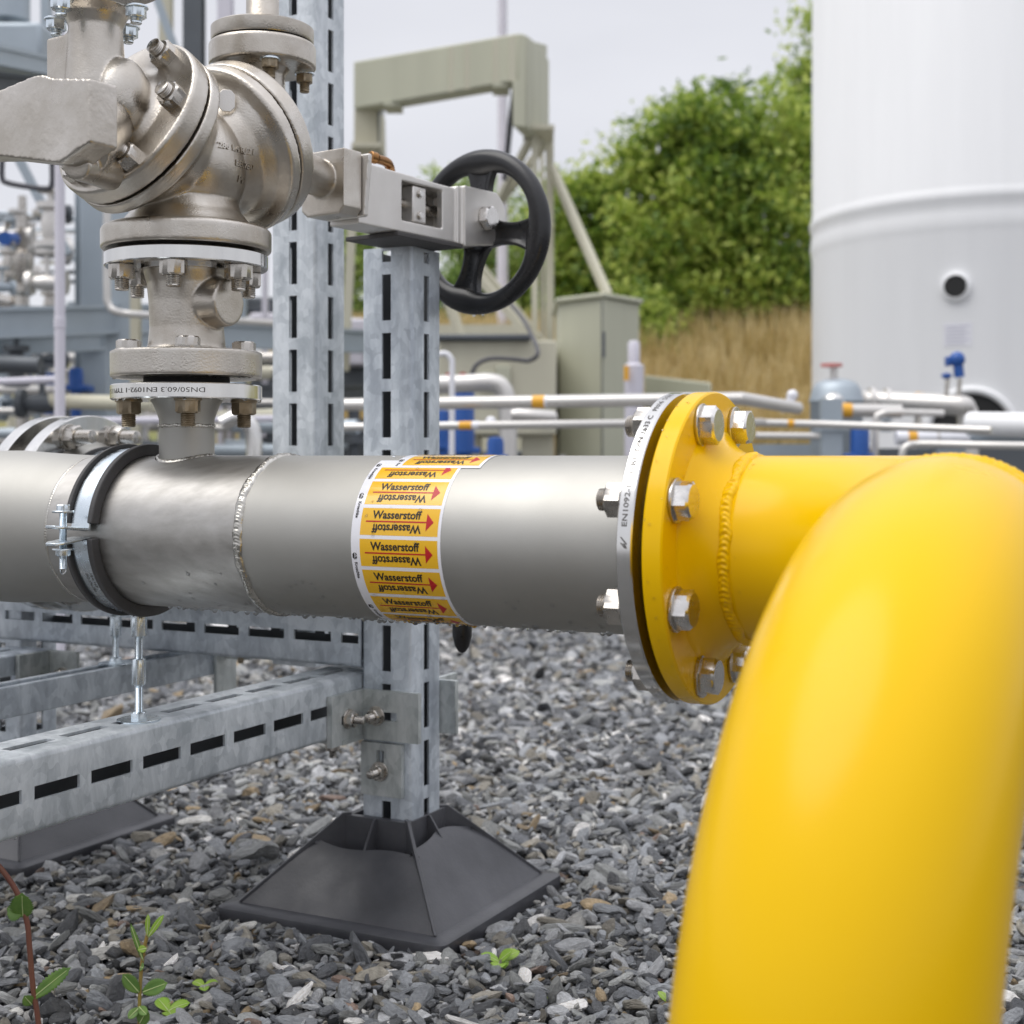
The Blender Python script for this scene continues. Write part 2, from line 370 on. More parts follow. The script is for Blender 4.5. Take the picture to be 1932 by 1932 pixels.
ng = bpy.data.node_groups.new('scatter_stones', 'GeometryNodeTree'); ng.interface.new_socket('Geometry', in_out='INPUT', socket_type='NodeSocketGeometry'); ng.interface.new_socket('Geometry', in_out='OUTPUT', socket_type='NodeSocketGeometry')
gi = ng.nodes.new('NodeGroupInput'); go = ng.nodes.new('NodeGroupOutput'); iop = ng.nodes.new('GeometryNodeInstanceOnPoints'); ci = ng.nodes.new('GeometryNodeCollectionInfo')
ci.inputs['Collection'].default_value = stones; ci.inputs['Separate Children'].default_value = True; ci.inputs['Reset Children'].default_value = True
def na(nm, ty):
    q = ng.nodes.new('GeometryNodeInputNamedAttribute'); q.data_type = ty; q.inputs['Name'].default_value = nm; return q.outputs['Attribute']
m2p = ng.nodes.new('GeometryNodeMeshToPoints')
ng.links.new(gi.outputs[0], m2p.inputs[0]); ng.links.new(m2p.outputs[0], iop.inputs['Points']); ng.links.new(ci.outputs[0], iop.inputs['Instance'])
iop.inputs['Pick Instance'].default_value = True
e2r = ng.nodes.new('FunctionNodeEulerToRotation'); ng.links.new(na('rotv', 'FLOAT_VECTOR'), e2r.inputs[0]); ng.links.new(e2r.outputs[0], iop.inputs['Rotation'])
ng.links.new(na('scl', 'FLOAT'), iop.inputs['Scale']); ng.links.new(na('kind_index', 'INT'), iop.inputs['Instance Index'])
ng.links.new(iop.outputs[0], go.inputs[0])
gob.modifiers.new('scatter', 'NODES').node_group = ng
gob.data.materials.append(gm)

# ================================================================== STEEL RUN PIPE
AX = Vector((0, 0, .53)); R0 = .08415; BP = 1.253
PA = P
def pax(a): return W(a, BP, .53)
F_head = make_fastener(.0305, .0135, .0195, .0032, 0, .01, ('boltbright', 'bolt'))
F_nut20 = make_fastener(.030, .016, .0185, .003, .009, .010, ('bolt', 'bolt'), 'nut')
F_nut16 = make_fastener(.024, .0135, .015, .0025, .014, .008, ('boltbrown', 'boltbrown'), 'nut')
F_head16 = make_fastener(.024, .010, .015, .0025, 0, .008, ('bolt', 'bolt'))
F_nutc = make_fastener(.0265, .0155, .0130, .0006, .012, .0080, ('bolt', 'bolt'), 'nut')
F_nutz = make_fastener(.0185, .009, .013, .002, .010, .0055, ('bolt', 'bolt'), 'nut')

run = thing('steel_pipe', pax(-.75), 'thick satin stainless steel pipe crossing the picture, wearing the yellow Wasserstoff wrap', 'pipe')
bm = new()
add_lathe(bm, frame(pax(-1.1715), P), [(R0, 0), (R0, .2620)], 128, False)
o = obj('pipe_barrel', bm, M_['pipe_ground'], run, 180)
bm = new(); add_lathe(bm, frame(pax(-.9095), P), [(R0, 0), (R0, .42)], 128, False); obj('pipe_barrel', bm, M_['pipe'], run, 180)
bm = new(); add_lathe(bm, frame(pax(-1.75), P), [(R0+.006, 0), (R0+.006, .20), (R0+.006, .46), (R0+.002, .53), (R0, .5785)], 128, False); obj('tee_fitting', bm, M_['pipe'], run, 180)
def weld_ring(parent, M, r, w, h, m, name='weld_seam', chevron=.0045, seed=0, N=720, lean=.5, amp=1.0):
    bm = new(); K = 11; rows = []
    for i in range(N):
        th = 2*pi*i/N; vs = []
        wob = mnoise.noise(Vector((cos(th)*3, sin(th)*3, seed)))*w*.22
        hw = w*(.5 + .16*mnoise.noise(Vector((cos(th)*7, sin(th)*7, seed+9))))
        for k in range(K):
            s = -1+2*k/(K-1)
            prof = max(0, 1-s*s)**.6
            arc = th*r - abs(s)**2*hw*lean
            rip = (abs(((arc/chevron) % 1)-.5)*2)**1.5
            ht = h*prof*(1 - .38*amp*rip + .30*mnoise.noise(Vector((cos(th)*22, sin(th)*22, s+seed))))
            if k in (0, K-1): ht = -.0008
            rr = r+ht; vs.append(bm.verts.new(M @ Vector((rr*cos(th), rr*sin(th), wob+s*hw))))
        rows.append(vs)
    for i in range(N): bridge(bm, rows[i], rows[(i+1) % N], False)
    return obj(name, bm, m, parent, 180)
weld_ring(run, frame(pax(-.909), P), R0, .0115, .0032, M_['weld'], seed=1, chevron=.0034, amp=.45, lean=.7)
weld_ring(run, frame(pax(-1.1715), P), R0, .004, .0007, M_['weld'], seed=2, chevron=.003)
weld_ring(run, frame(pax(-.481), P), R0, .015, .0065, M_['weld'], seed=3, chevron=.0042, lean=.9)
# flange
def bored_flange(bm, M, R, r, t, ch=.0012):
    add_lathe(bm, M, [(r, 0), (R-ch, 0), (R, ch), (R, t-ch), (R-ch, t), (r, t)], 144, False)
    a = ring(bm, M, r, 0, 144); b = ring(bm, M, r, t, 144); bridge(bm, a, b); bmesh.ops.remove_doubles(bm, verts=bm.verts, dist=1e-6)
bm = new(); bored_flange(bm, frame(pax(-.4685), P), .1425, .080, .0145); fl = obj('flange', bm, M_['bright'], run, 30)
bm = new(); bored_flange(bm, frame(pax(-.454), P), .106, .080, .0087, .0003); obj('gasket', bm, M_['yellowgap'], run, 30)
for k in range(8):
    th = radians(22.5+45*k); d = -Q*cos(th)+Z*sin(th)
    put(F_nut20, pax(-.4686)+d*.12, -P, run, rot=.3*k)
# marks stamped in the flange rim (front-facing side): along circumference
def rim_text(s, a0, acirc, r, size, hgt, M_name='ink', flip=1, parent=fl, name='stamped_lettering', bold=.01):
    geo = text_geo(s, size, hgt, bold); bm = new()
    def fn(x, y):
        th = acirc + flip*x/r; d = -Q*cos(th)+Z*sin(th); return pax(a0 - flip*y) + d*(r+.00035)
    add_text(bm, geo, fn); return obj(name, bm, M_[M_name], parent, 0)
M_['stamp'] = simple('stamped_shadow', (.10, .095, .09), .7, 0)
rim_text('EN1092-1   11B1/ DIN 2633 C   PN16  S-235', -.4590, radians(10), .1425, .172, .0048, 'stamp')
bm = new()
def rimpt(x, y, r=.1425): 
    th = radians(4)+x/r; d = -Q*cos(th)+Z*sin(th); return pax(-.4588-y)+d*(r+.00035)
for poly in ([(-.004, .001), (.001, .0055), (.001, .0042), (-.003, .0006)], [(-.0008, 0), (.006, .0058), (.006, .0045), (.0004, -.0006)], [(-.004, -.0002), (.0006, .003), (.0006, .0018), (-.003, -.0008)]):
    bm.faces.new([bm.verts.new(rimpt(x, y)) for x, y in poly])
obj('stamped_emblem', bm, M_['stamp'], fl, 0)

# upright branch on the run pipe
NK = W(-1.044, BP, 0)
def up(z): return NK + Z*z
bm = new(); add_lathe(bm, frame(up(.58), Z), [(.0302, 0), (.0302, .066)], 64, False); obj('branch_neck', bm, M_['pipe'], run, 180)
weld_ring(run, frame(up(.647), Z), .0300, .0045, .0016, M_['weld'], seed=4, chevron=.003, N=300)
bm = new(); add_lathe(bm, frame(up(.6485), Z), [(.0300, 0), (.0303, .006), (.033, .014), (.0365, .022), (.040, .0275)], 64, False); obj('neck_collar', bm, M_['pipe'], run, 180)
# saddle bead where the neck meets the barrel
bm = new(); rows = []; N = 260
for i in range(N):
    th = 2*pi*i/N; x = cos(th); y = sin(th)
    vs = []
    for k in range(7):
        s = -1+2*k/6; rr = .0302+.0022*(s+1) ; ct = max(0, 1-s*s)
        bb = rr*y; zz = .53+sqrt(R0*R0-bb*bb) + .0022*ct*(1+.35*mnoise.noise(Vector((x*16, y*16, s))))
        vs.append(bm.verts.new(NK + P*(rr*x)+Q*bb+Z*zz))
    rows.append(vs)
for i in range(N): bridge(bm, rows[i], rows[(i+1) % N], False)
obj('weld_seam', bm, M_['weld'], run, 180)
bm = new(); bored_flange(bm, frame(up(.6755), Z), .0825, .029, .0165); nf = obj('branch_flange', bm, M_['bright'], run, 30)
geo = text_geo('DN50/60.3 EN1092-1 TYP11 S-', .135, .0052, .004); bm = new()
def fn(x, y):
    th = radians(-53)+x/.0825; d = -P*sin(th)-Q*cos(th)     # reads upside down from the camera
    return NK + d*(.0825+.0003) + Z*(.6865-y)
add_text(bm, geo, fn); obj('stamped_lettering', bm, M_['stamp'], nf, 0)
bm = new(); add_lathe(bm, frame(up(.692), Z), [(.047, 0), (.047, .0078)], 64); obj('gasket', bm, M_['black'], run, 30)
cd = Vector((-NK.x, -NK.y, 0)).normalized(); cs_ = cd.cross(Z) * -1
def polar(ang, r): # ang measured from direction facing the lens, positive to the right
    return (cd*cos(ang) + Vector((cd.y*-1, cd.x, 0))*sin(ang))*r
for ang in (0, 90, 180, 270):
    put(F_nut16, up(.6755)+polar(radians(ang+1), .0625), -Z, run, rot=.2*ang)

# pipe marker wrap
def lab(a, phi, r): return W(a, BP-r*cos(phi), .53+r*sin(phi))
def patch(bm, a0, a1, p0, p1, r, n=None):
    n = n or max(2, int(abs(p1-p0)/radians(2.5))); A_ = [bm.verts.new(lab(a0, p0+(p1-p0)*i/n, r)) for i in range(n+1)]; B_ = [bm.verts.new(lab(a1, p0+(p1-p0)*i/n, r)) for i in range(n+1)]
    bridge(bm, A_, B_, False)
RL = R0
def thick_patch(bm, a0, a1, p0, p1, r0, r1):
    patch(bm, a0, a1, p0, p1, r1)
    n = 60
    for a in (a0, a1):
        X = [bm.verts.new(lab(a, p0+(p1-p0)*i/n, r0)) for i in range(n+1)]; Y = [bm.verts.new(lab(a, p0+(p1-p0)*i/n, r1)) for i in range(n+1)]; bridge(bm, X, Y, False)
    for p_ in (p0, p1):
        X = [bm.verts.new(lab(a, p_, r0)) for a in (a0, a1)]; Y = [bm.verts.new(lab(a, p_, r1)) for a in (a0, a1)]; bridge(bm, X, Y, False)
bm = new(); thick_patch(bm, -.7712, -.6712, radians(-200), radians(70), RL, RL+.0003)
wrap = obj('marker_wrap', bm, M_['white'], run, 30, 0); wrap['label'] = 'white and yellow adhesive wrap reading Wasserstoff'
bm = new(); thick_patch(bm, -.7502, -.6502, radians(58.5), radians(150), RL+.0003, RL+.0007); obj('marker_wrap', bm, M_['white'], run, 30)
tg = text_geo('Wasserstoff', .0550, .0084, .026); kg = text_geo('Kroschke', .0168, .0034, .03)
rows_ = [(14.2-20.8*k, 0.0, 0) for k in range(-2, 6)] + [(70.5+20.8*k, .021, .0004) for k in range(3)]
PITCH = radians(20.8)
for i, (deg, da, dr) in enumerate(rows_):
    pc = radians(deg); a0 = -.7712+.0100+da; hp = .01345/RL; r1 = RL+.0004+dr
    p1 = pc+hp
    if da == 0 and p1 > radians(58.5): p1 = radians(59)
    bm = new(); patch(bm, a0, a0+.0868, pc-hp, p1, r1); pan = obj('yellow_panel', bm, M_['labelyellow'], wrap, 180)
    bm = new()
    if not (da == 0 and deg > 40):
        add_text(bm, tg, lambda x, y: lab(a0+.0122+x, pc+(.0026+y)/RL, r1+.00022))
    add_text(bm, tg, lambda x, y: lab(a0+.0138+.0545-x, pc-(.0026+y)/RL, r1+.00022))
    obj('hydrogen_lettering', bm, M_['ink'], wrap, 0)
    bm = new(); hl = .0007/RL
    patch(bm, a0+.0058, a0+.0735, pc-hl, pc+hl, r1+.00015, 2)
    top_ = pc+.0084/RL
    n_ = 6; prev = None
    L1 = [bm.verts.new(lab(a0+.0735, pc-.0084/RL+(.0168/RL)*j/12, r1+.00015)) for j in range(13)]; tip = bm.verts.new(lab(a0+.0815, pc, r1+.00015))
    for j in range(12): bm.faces.new((L1[j], L1[j+1], tip))
    if da == 0 and deg > 40:
        bmesh.ops.delete(bm, geom=[v for v in bm.verts if False], context='VERTS')
    obj('flow_arrow', bm, M_['red'], wrap, 0)
for deg, da in ((32, 0), (-9, 0), (-50, 0), (69, .021), (62, 0)):
    a0 = -.7712+da; r1 = RL+.00055+(.0004 if da else 0); pc = radians(deg)
    bm = new()
    for poly in ([(.0035, -.0036), (.0035, .0036), (.0014, .0018), (.0014, -.0018)], [(.0042, .0036), (.0063, .0018), (.0063, .0004), (.0042, .0022)], [(.0063, -.0002), (.0063, -.0018), (.0042, -.0036), (.0042, -.0012)], [(.0042, .0012), (.0054, .0002), (.0042, -.0008)]):
        bm.faces.new([bm.verts.new(lab(a0+x, pc+y/RL, r1)) for x, y in poly])
    add_text(bm, kg if not da else text_geo('Kro', .0062, .0034, .03), lambda x, y: lab(a0+.0030+y, pc-(.0062+x)/RL, r1))
    obj('maker_lettering', bm, M_['ink'], wrap, 0)

# water
def drops(parent, spec, m='water'):
    bm = new()
    for (pos, n, r, dr) in spec:
        M = frame(pos, n); rr = r
        prof = [(rr*cos(t_), rr*dr*sin(t_)) for t_ in [i*pi/2/6 for i in range(7)]]
        add_lathe(bm, M, [(rr*.9, -.0004)]+prof, 14)
    o = obj('water_drops', bm, M_[m], parent, 180); o['kind'] = 'stuff'; return o
sp = []
for i in range(170):
    a = random.uniform(-1.06, -.5); ph = radians(-90+random.gauss(6, 9)); r = random.uniform(.0013, .0036)
    d = Vector((0, 0, 0))-Q*cos(ph)+Z*sin(ph); sp.append((pax(a)+d*R0, (d+Vector((0, 0, -.5))).normalized(), r, random.uniform(.5, 1.2)))
for i in range(90):
    a = random.uniform(-1.05, -.5); ph = radians(random.uniform(-80, -25)); r = random.uniform(.0009, .0024); d = -Q*cos(ph)+Z*sin(ph)
    sp.append((pax(a)+d*R0, d, r, .4))
for i in range(60):
    a = random.uniform(-.77, -.67); ph = radians(random.uniform(-92, -30) if i < 45 else random.uniform(0, 90)); r = random.uniform(.0008, .0022); d = -Q*cos(ph)+Z*sin(ph)
    sp.append((pax(a)+d*(R0+.0004), d, r, .45))
drops(run, sp)
sp = []
for i in range(46):
    th = radians(random.uniform(-100, 100)); d = polar(th, 1); r = random.uniform(.0011, .0026)
    z_ = random.choice((.6755, .700)); rad = .0825 if z_ < .68 else .081
    sp.append((up(z_+.0006)+d*(rad-.003), Vector((d.x*.3, d.y*.3, -1)), r, random.uniform(.7, 1.4)))
for i in range(26):
    ph = radians(random.uniform(-90, -55)); d = -Q*cos(ph)+Z*sin(ph); sp.append((pax(random.uniform(-.466, -.456))+d*.1424, d, random.uniform(.001, .0024), .9))
drops(run, sp)

# ================================================================== YELLOW LINE
yel = thing('yellow_gas_pipe', W(-.18, .74, 0), 'glossy yellow pipe elbow bolted to the steel pipe and bending down in the foreground', 'pipe')
bm = new(); bored_flange(bm, frame(pax(-.4453), P), .1425, .080, .0183, .0015); yf = obj('flange', bm, M_['yellow'], yel, 30)
bm = new(); add_lathe(bm, frame(pax(-.4272), P), [(.1095, -.001), (.1085, .0012), (.1050, .0035), (.0990, .0075), (.0935, .013), (.0885, .021), (.0855, .028), (R0, .033), (R0, .045)], 128, False); obj('weld_neck', bm, M_['yellow'], yel, 180)
weld_ring(yel, frame(pax(-.3935), P), R0, .0120, .0034, M_['yellow'], seed=5, chevron=.0050, lean=.9, amp=1.0)
A1, RA, SP, RB = -.390, .210, .038, .260; TILT = .06
path = []; rad_ = []
for i in range(49): t_ = pi/2*i/48; path.append(W(A1+RA*sin(t_), BP-RA*(1-cos(t_)), .53))
AD = A1+RA; BJ = BP-RA-SP
for i in range(1, 9): path.append(W(AD, BP-RA-SP*i/8, .53))
for i in range(1, 49): t_ = pi/2*i/48; path.append(W(AD-TILT*RB*(1-cos(t_)), BJ-RB*sin(t_), .53-RB*(1-cos(t_))))
for i in range(1, 6): path.append(W(AD-TILT*(RB+.056*i), BJ-RB, .53-RB-.056*i))
bm = new(); add_tube(bm, path, R0, 128); elb = obj('elbow', bm, M_['yellow'], yel, 180)
weld_ring(yel, frame(W(AD, BP-RA-.004, .53), -Q), R0, .009, .0022, M_['yellow'], seed=6, chevron=.005)
weld_ring(yel, frame(W(AD, BJ, .53), -Q), R0, .009, .0018, M_['yellow'], seed=7, chevron=.005)
for k in range(8):
    th = radians(22.5+45*k); d = -Q*cos(th)+Z*sin(th)
    b = put(F_head, pax(-.4268)+d*.12, P, yel, rot=.45*k+.2)
sp = []
for i in range(75):
    ph = radians(random.uniform(-88, 70)); d = -Q*cos(ph)+Z*sin(ph)
    if i < 35: sp.append((pax(-.4270)+d*random.uniform(.108, .139), P, random.uniform(.0006, .0017), .4))
    elif i < 50: sp.append((pax(random.uniform(-.444, -.429))+d*.1425, d, random.uniform(.0006, .0016), .4))
    else: sp.append((pax(random.uniform(-.385, -.35))+d*R0, d, random.uniform(.0006, .0017), .4))
for i in range(60):
    t_ = random.uniform(.5, 1.55); c = W(AD-TILT*RB*(1-cos(t_)), BJ-RB*sin(t_), .53-RB*(1-cos(t_))); s_ = random.choice((-1, 1)); d = (P*s_*cos(.15*random.random())+Z*.1).normalized(); sp.append((c+d*R0, d, random.uniform(.0007, .0014), .5))
drops(yel, sp)

# ================================================================== CLAMP ON THE RUN PIPE
def clamp(label, a, bp, r, zt, name='pipe_clamp'):
    cl = thing(name, W(a, bp, zt), label, 'pipe clamp', 'rubber lined clamps carrying the two pipes')
    def c(phi, rr, da=0): return W(a+da, bp-rr*cos(phi), .53+rr*sin(phi))
    def arc(bm, p0, p1, sect):      # sect: closed list of (da, r)
        n = 72; rows = [[bm.verts.new(c(p0+(p1-p0)*i/n, rr, da)) for da, rr in sect] for i in range(n+1)]
        for x, y in zip(rows, rows[1:]): bridge(bm, x, y)
        bm.faces.new(rows[0]); bm.faces.new(rows[-1])
    bw = .0125; rw = .0195
    for p0, p1 in ((radians(7), radians(172)), (radians(-188), radians(-3))):
        bm = new(); arc(bm, p0, p1, [(-rw, r), (rw, r), (rw+.0005, r+.0125), (bw+.0012, r+.0135), (bw+.0012, r+.0055), (-bw-.0012, r+.0055), (-bw-.0012, r+.0135), (-rw-.0005, r+.0125)]); obj('rubber_lining', bm, M_['rubber'], cl, 50, .0012)
    for p0, p1 in ((radians(2.5), radians(177)), (radians(-183), radians(-2.5))):
        bm = new(); arc(bm, p0, p1, [(-bw, r+.0057), (bw, r+.0057), (bw, r+.0085), (-bw, r+.0085)]); obj('steel_band', bm, M_['zinc'], cl, 50, .0004)
    for s in (1, -1):
        bm = new(); M = frame(c(0, r+.0057)+Z*(.0048*s), -Q, P)
        tip = .046
        poly = [(-bw, 0), (bw, 0), (bw, tip-.008), (bw-.006, tip), (-bw+.006, tip), (-bw, tip-.008)]
        for (x, y) in [(0, 0)]: 
            v0 = [bm.verts.new(W(a+x2, bp-(r+.0057)-y2, .53+.0046*s+.0016+y2*.10*s)) for x2, y2 in poly]; v1 = [bm.verts.new(v.co-Z*.003) for v in v0]
            bm.faces.new(v0); bm.faces.new(v1); bridge(bm, v0, v1)
        obj('clamp_ear', bm, M_['zinc'], cl, 40, .0006)
    ex = W(a-.002, bp-(r+.031), .53)
    f = make_fastener(.0135, .0065, .0115, .0022, 0, .004, ('zinc', 'zinc')); h = put(f, ex+Z*.0235, Z, cl, .3)
    bm = new(); add_lathe(bm, frame(ex-Z*.036, Z), thread_prof(.0040, 0, .060, .0013), 24); s_ = obj('clamp_screw', bm, M_['zinc'], cl, 50)
    f = make_fastener(.0135, .0065, .0115, .0015, 0, .004, ('zinc', 'zinc'), 'nut'); put(f, ex-Z*.0145, -Z, cl, .1)
    # hanger rod below
    base = W(a, bp, 0)
    f2 = make_fastener(.0165, .0080, .0245, .0022, 0, .005, ('zinc', 'zinc'), 'nut'); put(f2, base+Z*zt, Z, cl, .2)
    bm = new(); add_lathe(bm, frame(base+Z*(zt-.03), Z), thread_prof(.0049, 0, .53-r-zt+.02, .0016), 24); obj('threaded_rod', bm, M_['zinc'], cl, 50)
    bm = new(); hex_solid(bm, .0165, 0, .026, True, True); bmesh.ops.transform(bm, matrix=Matrix.Translation(base+Z*(.53-r-.0105-.026)), verts=bm.verts); obj('coupling_nut', bm, M_['zinc'], cl, 30)
    bm = new(); hex_solid(bm, .0140, 0, .030, True, True); bmesh.ops.transform(bm, matrix=Matrix.Translation(base+Z*(zt+.040)), verts=bm.verts); obj('coupling_nut', bm, M_['zinc'], cl, 30)
    return cl, c
cl1, cfn = clamp('rubber lined zinc clamp round the near steel pipe, its rod standing on the near beam', -1.113, BP, R0, .3142)
for j, (txt, w_) in enumerate((('164-168', .019), ('DO 176-182', .026))):
    geo = text_geo(txt, w_, .0034, .01); bm = new(); add_text(bm, geo, lambda x, y: cfn(radians(-28)-x/.0927, .0928, .0035-.006*j+y)); obj('stamped_lettering', bm, M_['stamp'], cl1, 0)
drops(cl1, [(W(-1.115, BP-R0-.031, .53)-Z*.0365, -Z, .0034, 1.6)])

# ================================================================== SECOND PIPE BEHIND
B2 = 1.578
rear = thing('rear_steel_pipe', W(-1.5, B2, .53), 'second stainless pipe hidden behind the first, with paired bright flanges at the left edge', 'pipe')
def pax2(a): return W(a, B2, .53)
bm = new(); add_lathe(bm, frame(pax2(-1.49), P), [(.105, 0), (.098, .012), (.088, .035), (R0, .045), (R0, .52)], 96, True); obj('pipe_barrel', bm, M_['pipe'], rear, 60)
bm = new(); add_lathe(bm, frame(pax2(-2.0), P), [(R0, 0), (R0, .40), (.088, .41), (.105, .44)], 96, True); obj('pipe_barrel', bm, M_['pipe'], rear, 60)
bm = new(); bored_flange(bm, frame(pax2(-1.512), P), .1425, .07, .022); obj('flange', bm, M_['bright'], rear, 30)
bm = new(); bored_flange(bm, frame(pax2(-1.566), P), .1425, .07, .022); obj('flange', bm, M_['bright'], rear, 30)
bm = new(); add_lathe(bm, frame(pax2(-1.5445), P), [(.10, 0), (.10, .033)], 64); obj('gasket', bm, M_['bolt'], rear, 30)
F_nut20l = make_fastener(.030, .016, .0185, .003, .026, .010, ('bolt', 'bolt'), 'nut')
for k in range(8):
    th = radians(22.5+45*k); d = -Q*cos(th)+Z*sin(th); put(F_nut20l, pax2(-1.4898)+d*.12, P, rear, rot=.3*k)
cl2, _c = clamp('rubber lined zinc clamp on the rear pipe, its threaded rod standing on the rear channel', -1.445, B2, R0, .3142)
# ================================================================== CHANGEOVER VALVE (castings)
def remesh(o, vox, it=6, fac=.5):
    a = o.modifiers.new('remesh', 'REMESH'); a.mode = 'VOXEL'; a.voxel_size = vox; a.use_smooth_shade = True
    b = o.modifiers.new('smooth', 'SMOOTH'); b.iterations = it; b.factor = fac
def bake(o):
    bpy.context.view_layer.update(); dg = bpy.context.evaluated_depsgraph_get(); me = bpy.data.meshes.new_from_object(o.evaluated_get(dg)); me.name = o.name
    o.modifiers.clear(); o.data = me; me.shade_smooth(); return o
# lower cast spool piece
spool = thing('cast_spool_piece', up(.70), 'cast steel spool with round side boss, flanged at both ends, under the changeover valve', 'pipe fitting')
bm = new()
add_lathe(bm, frame(up(.6995), Z), [(.0805, 0), (.0825, .0015), (.0828, .0285), (.0805, .0300)], 96)
add_lathe(bm, frame(up(.725), Z), [(.049, 0), (.0425, .010), (.0405, .03), (.0415, .06), (.0435, .080), (.047, .092), (.047, .102)], 96)
add_lathe(bm, frame(up(.782), P), [(.03, 0), (.0268, .050), (.0262, .058), (.0245, .0595)], 64)
o = obj('spool_body', bm, M_['cast'], spool, 180); remesh(o, .0016, 3); bake(o)
bm = new(); bored_flange(bm, frame(up(.8215), Z), .089, .04, .0155); add_lathe(bm, frame(up(.8185), Z), [(.054, 0), (.054, .004)], 64); obj('bright_flange', bm, M_['bright'], spool, 30)
bm = new(); add_lathe(bm, frame(up(.836), Z), [(.074, 0), (.074, .005)], 64); obj('gasket', bm, M_['black'], spool, 30)
for ang in (0, 90, 180, 270):
    put(F_head16, up(.7293)+polar(radians(ang+1), .0625), Z, spool, rot=.5*ang)
for k in range(6):
    put(F_nutc, up(.8214)+polar(radians(-11+60*k), .0725), -Z, spool, rot=.4*k)

SV = Vector((.5707, .8211, 0)); TV = Vector((.8211, -.5707, 0)); EL = radians(26)
n2 = (SV*cos(EL)+Z*sin(EL)).normalized(); n1 = (-SV*cos(EL)+Z*sin(EL)).normalized()
VC = up(.932)
valve = thing('changeover_valve', up(.84), 'large cast steel changeover valve with two slanted round bonnets and upright necks', 'valve')
bm = new()
add_lathe(bm, frame(up(.8405), Z), [(.0915, 0), (.0930, .0015), (.0930, .0225), (.088, .0265)], 96)
add_lathe(bm, frame(up(.862), Z), [(.080, 0), (.070, .010), (.060, .022), (.052, .045), (.050, .07)], 96)
bmesh.ops.create_uvsphere(bm, u_segments=48, v_segments=32, radius=.068, matrix=Matrix.Translation(VC+Z*.004))
D2 = VC+n2*.082; D1 = VC+n1*.073
for D, n in ((D1, n1), (D2, n2)):
    add_lathe(bm, frame(D-n*.075, n), [(.058, 0), (.062, .02), (.070, .040), (.082, .052), (.0955, .0575), (.0970, .060), (.0970, .0735)], 96)
add_box(bm, (0, 0, 0), (.018, .012, .16), frame(VC+Z*.05, SV, Z))      # rib bridging the two chambers
o = obj('valve_body', bm, M_['cast'], valve, 180); remesh(o, .0018, 7); bake(o)
vbody = o
# bonnets
def cover(D, n, seed):
    bm = new()
    add_lathe(bm, frame(D+n*.0015, n), [(.0960, 0), (.0968, .001), (.0968, .020), (.0945, .023), (.06, .0245), (.052, .030), (.044, .040), (.036, .046)], 96)
    return bm
b1 = cover(D1, n1, 1)
C1 = VC+n1*.135

H1 = Vector((-.4327, 1.4875, 1.0)); 
def atz(v, z): return Vector((v.x, v.y, z))
# upright neck of the left bonnet : round pipe, broad ribbed block, lobes running down on to the cover
add_lathe(b1, frame(atz(H1, 0), Z), [(.030, .965), (.031, 1.00), (.0285, 1.04), (.0275, 1.058), (.032, 1.070), (.040, 1.078)], 64)
add_box(b1, (0, 0, 0), (.040, .058, .085), frame(atz(H1, 1.008)-TV*.020-SV*.004, Z, SV))
bmesh.ops.create_uvsphere(b1, u_segments=32, v_segments=24, radius=1, matrix=frame(atz(H1, .985)+TV*.032+SV*.012, Z, SV) @ Matrix.Diagonal((.030, .020, .040, 1)))
bmesh.ops.create_uvsphere(b1, u_segments=32, v_segments=24, radius=1, matrix=frame(D1+n1*.03, n1) @ Matrix.Diagonal((.050, .050, .030, 1)))
add_cyl(b1, D1+n1*.02+Z*-.005, D1+n1*.088-Z*.052, .034, .024, 32)
add_cyl(b1, D1+n1*.015-Z*.045+TV*-.01, D1+n1*.05-Z*.075-TV*.015, .022, .020, 24)
o = obj('left_bonnet', b1, M_['cast'], valve, 180); remesh(o, .0017, 7); bake(o); o.name = 'bonnet'; lb = o
b2 = cover(D2, n2, 2)
H2 = Vector((-.3614+.5707*.118, 1.59+.8211*.118, 0))
add_lathe(b2, frame(H2, Z), [(.034, .965), (.030, 1.00), (.0265, 1.03), (.0265, 1.062), (.033, 1.071)], 64)
add_cyl(b2, D2+n2*.02, D2+n2*.075-Z*.03, .045, .03, 32)
bmesh.ops.create_uvsphere(b2, u_segments=32, v_segments=24, radius=1, matrix=frame(D2+n2*.03, n2) @ Matrix.Diagonal((.055, .055, .035, 1)))
o = obj('bonnet', b2, M_['cast'], valve, 180); remesh(o, .0017, 7); bake(o)
# cover studs
x1 = (Z - n1*Z.dot(n1)).normalized(); y1 = n1.cross(x1)
F_stud = make_fastener(.026, .0145, .0155, .0008, .009, .0088, ('bolt', 'bolt'), 'nut')
for k in range(6):
    ang = radians(-25-60*k); put(F_stud, D1+n1*.0238+(x1*cos(ang)+y1*sin(ang))*.077, n1, lb, rot=.3*k, wash=False)
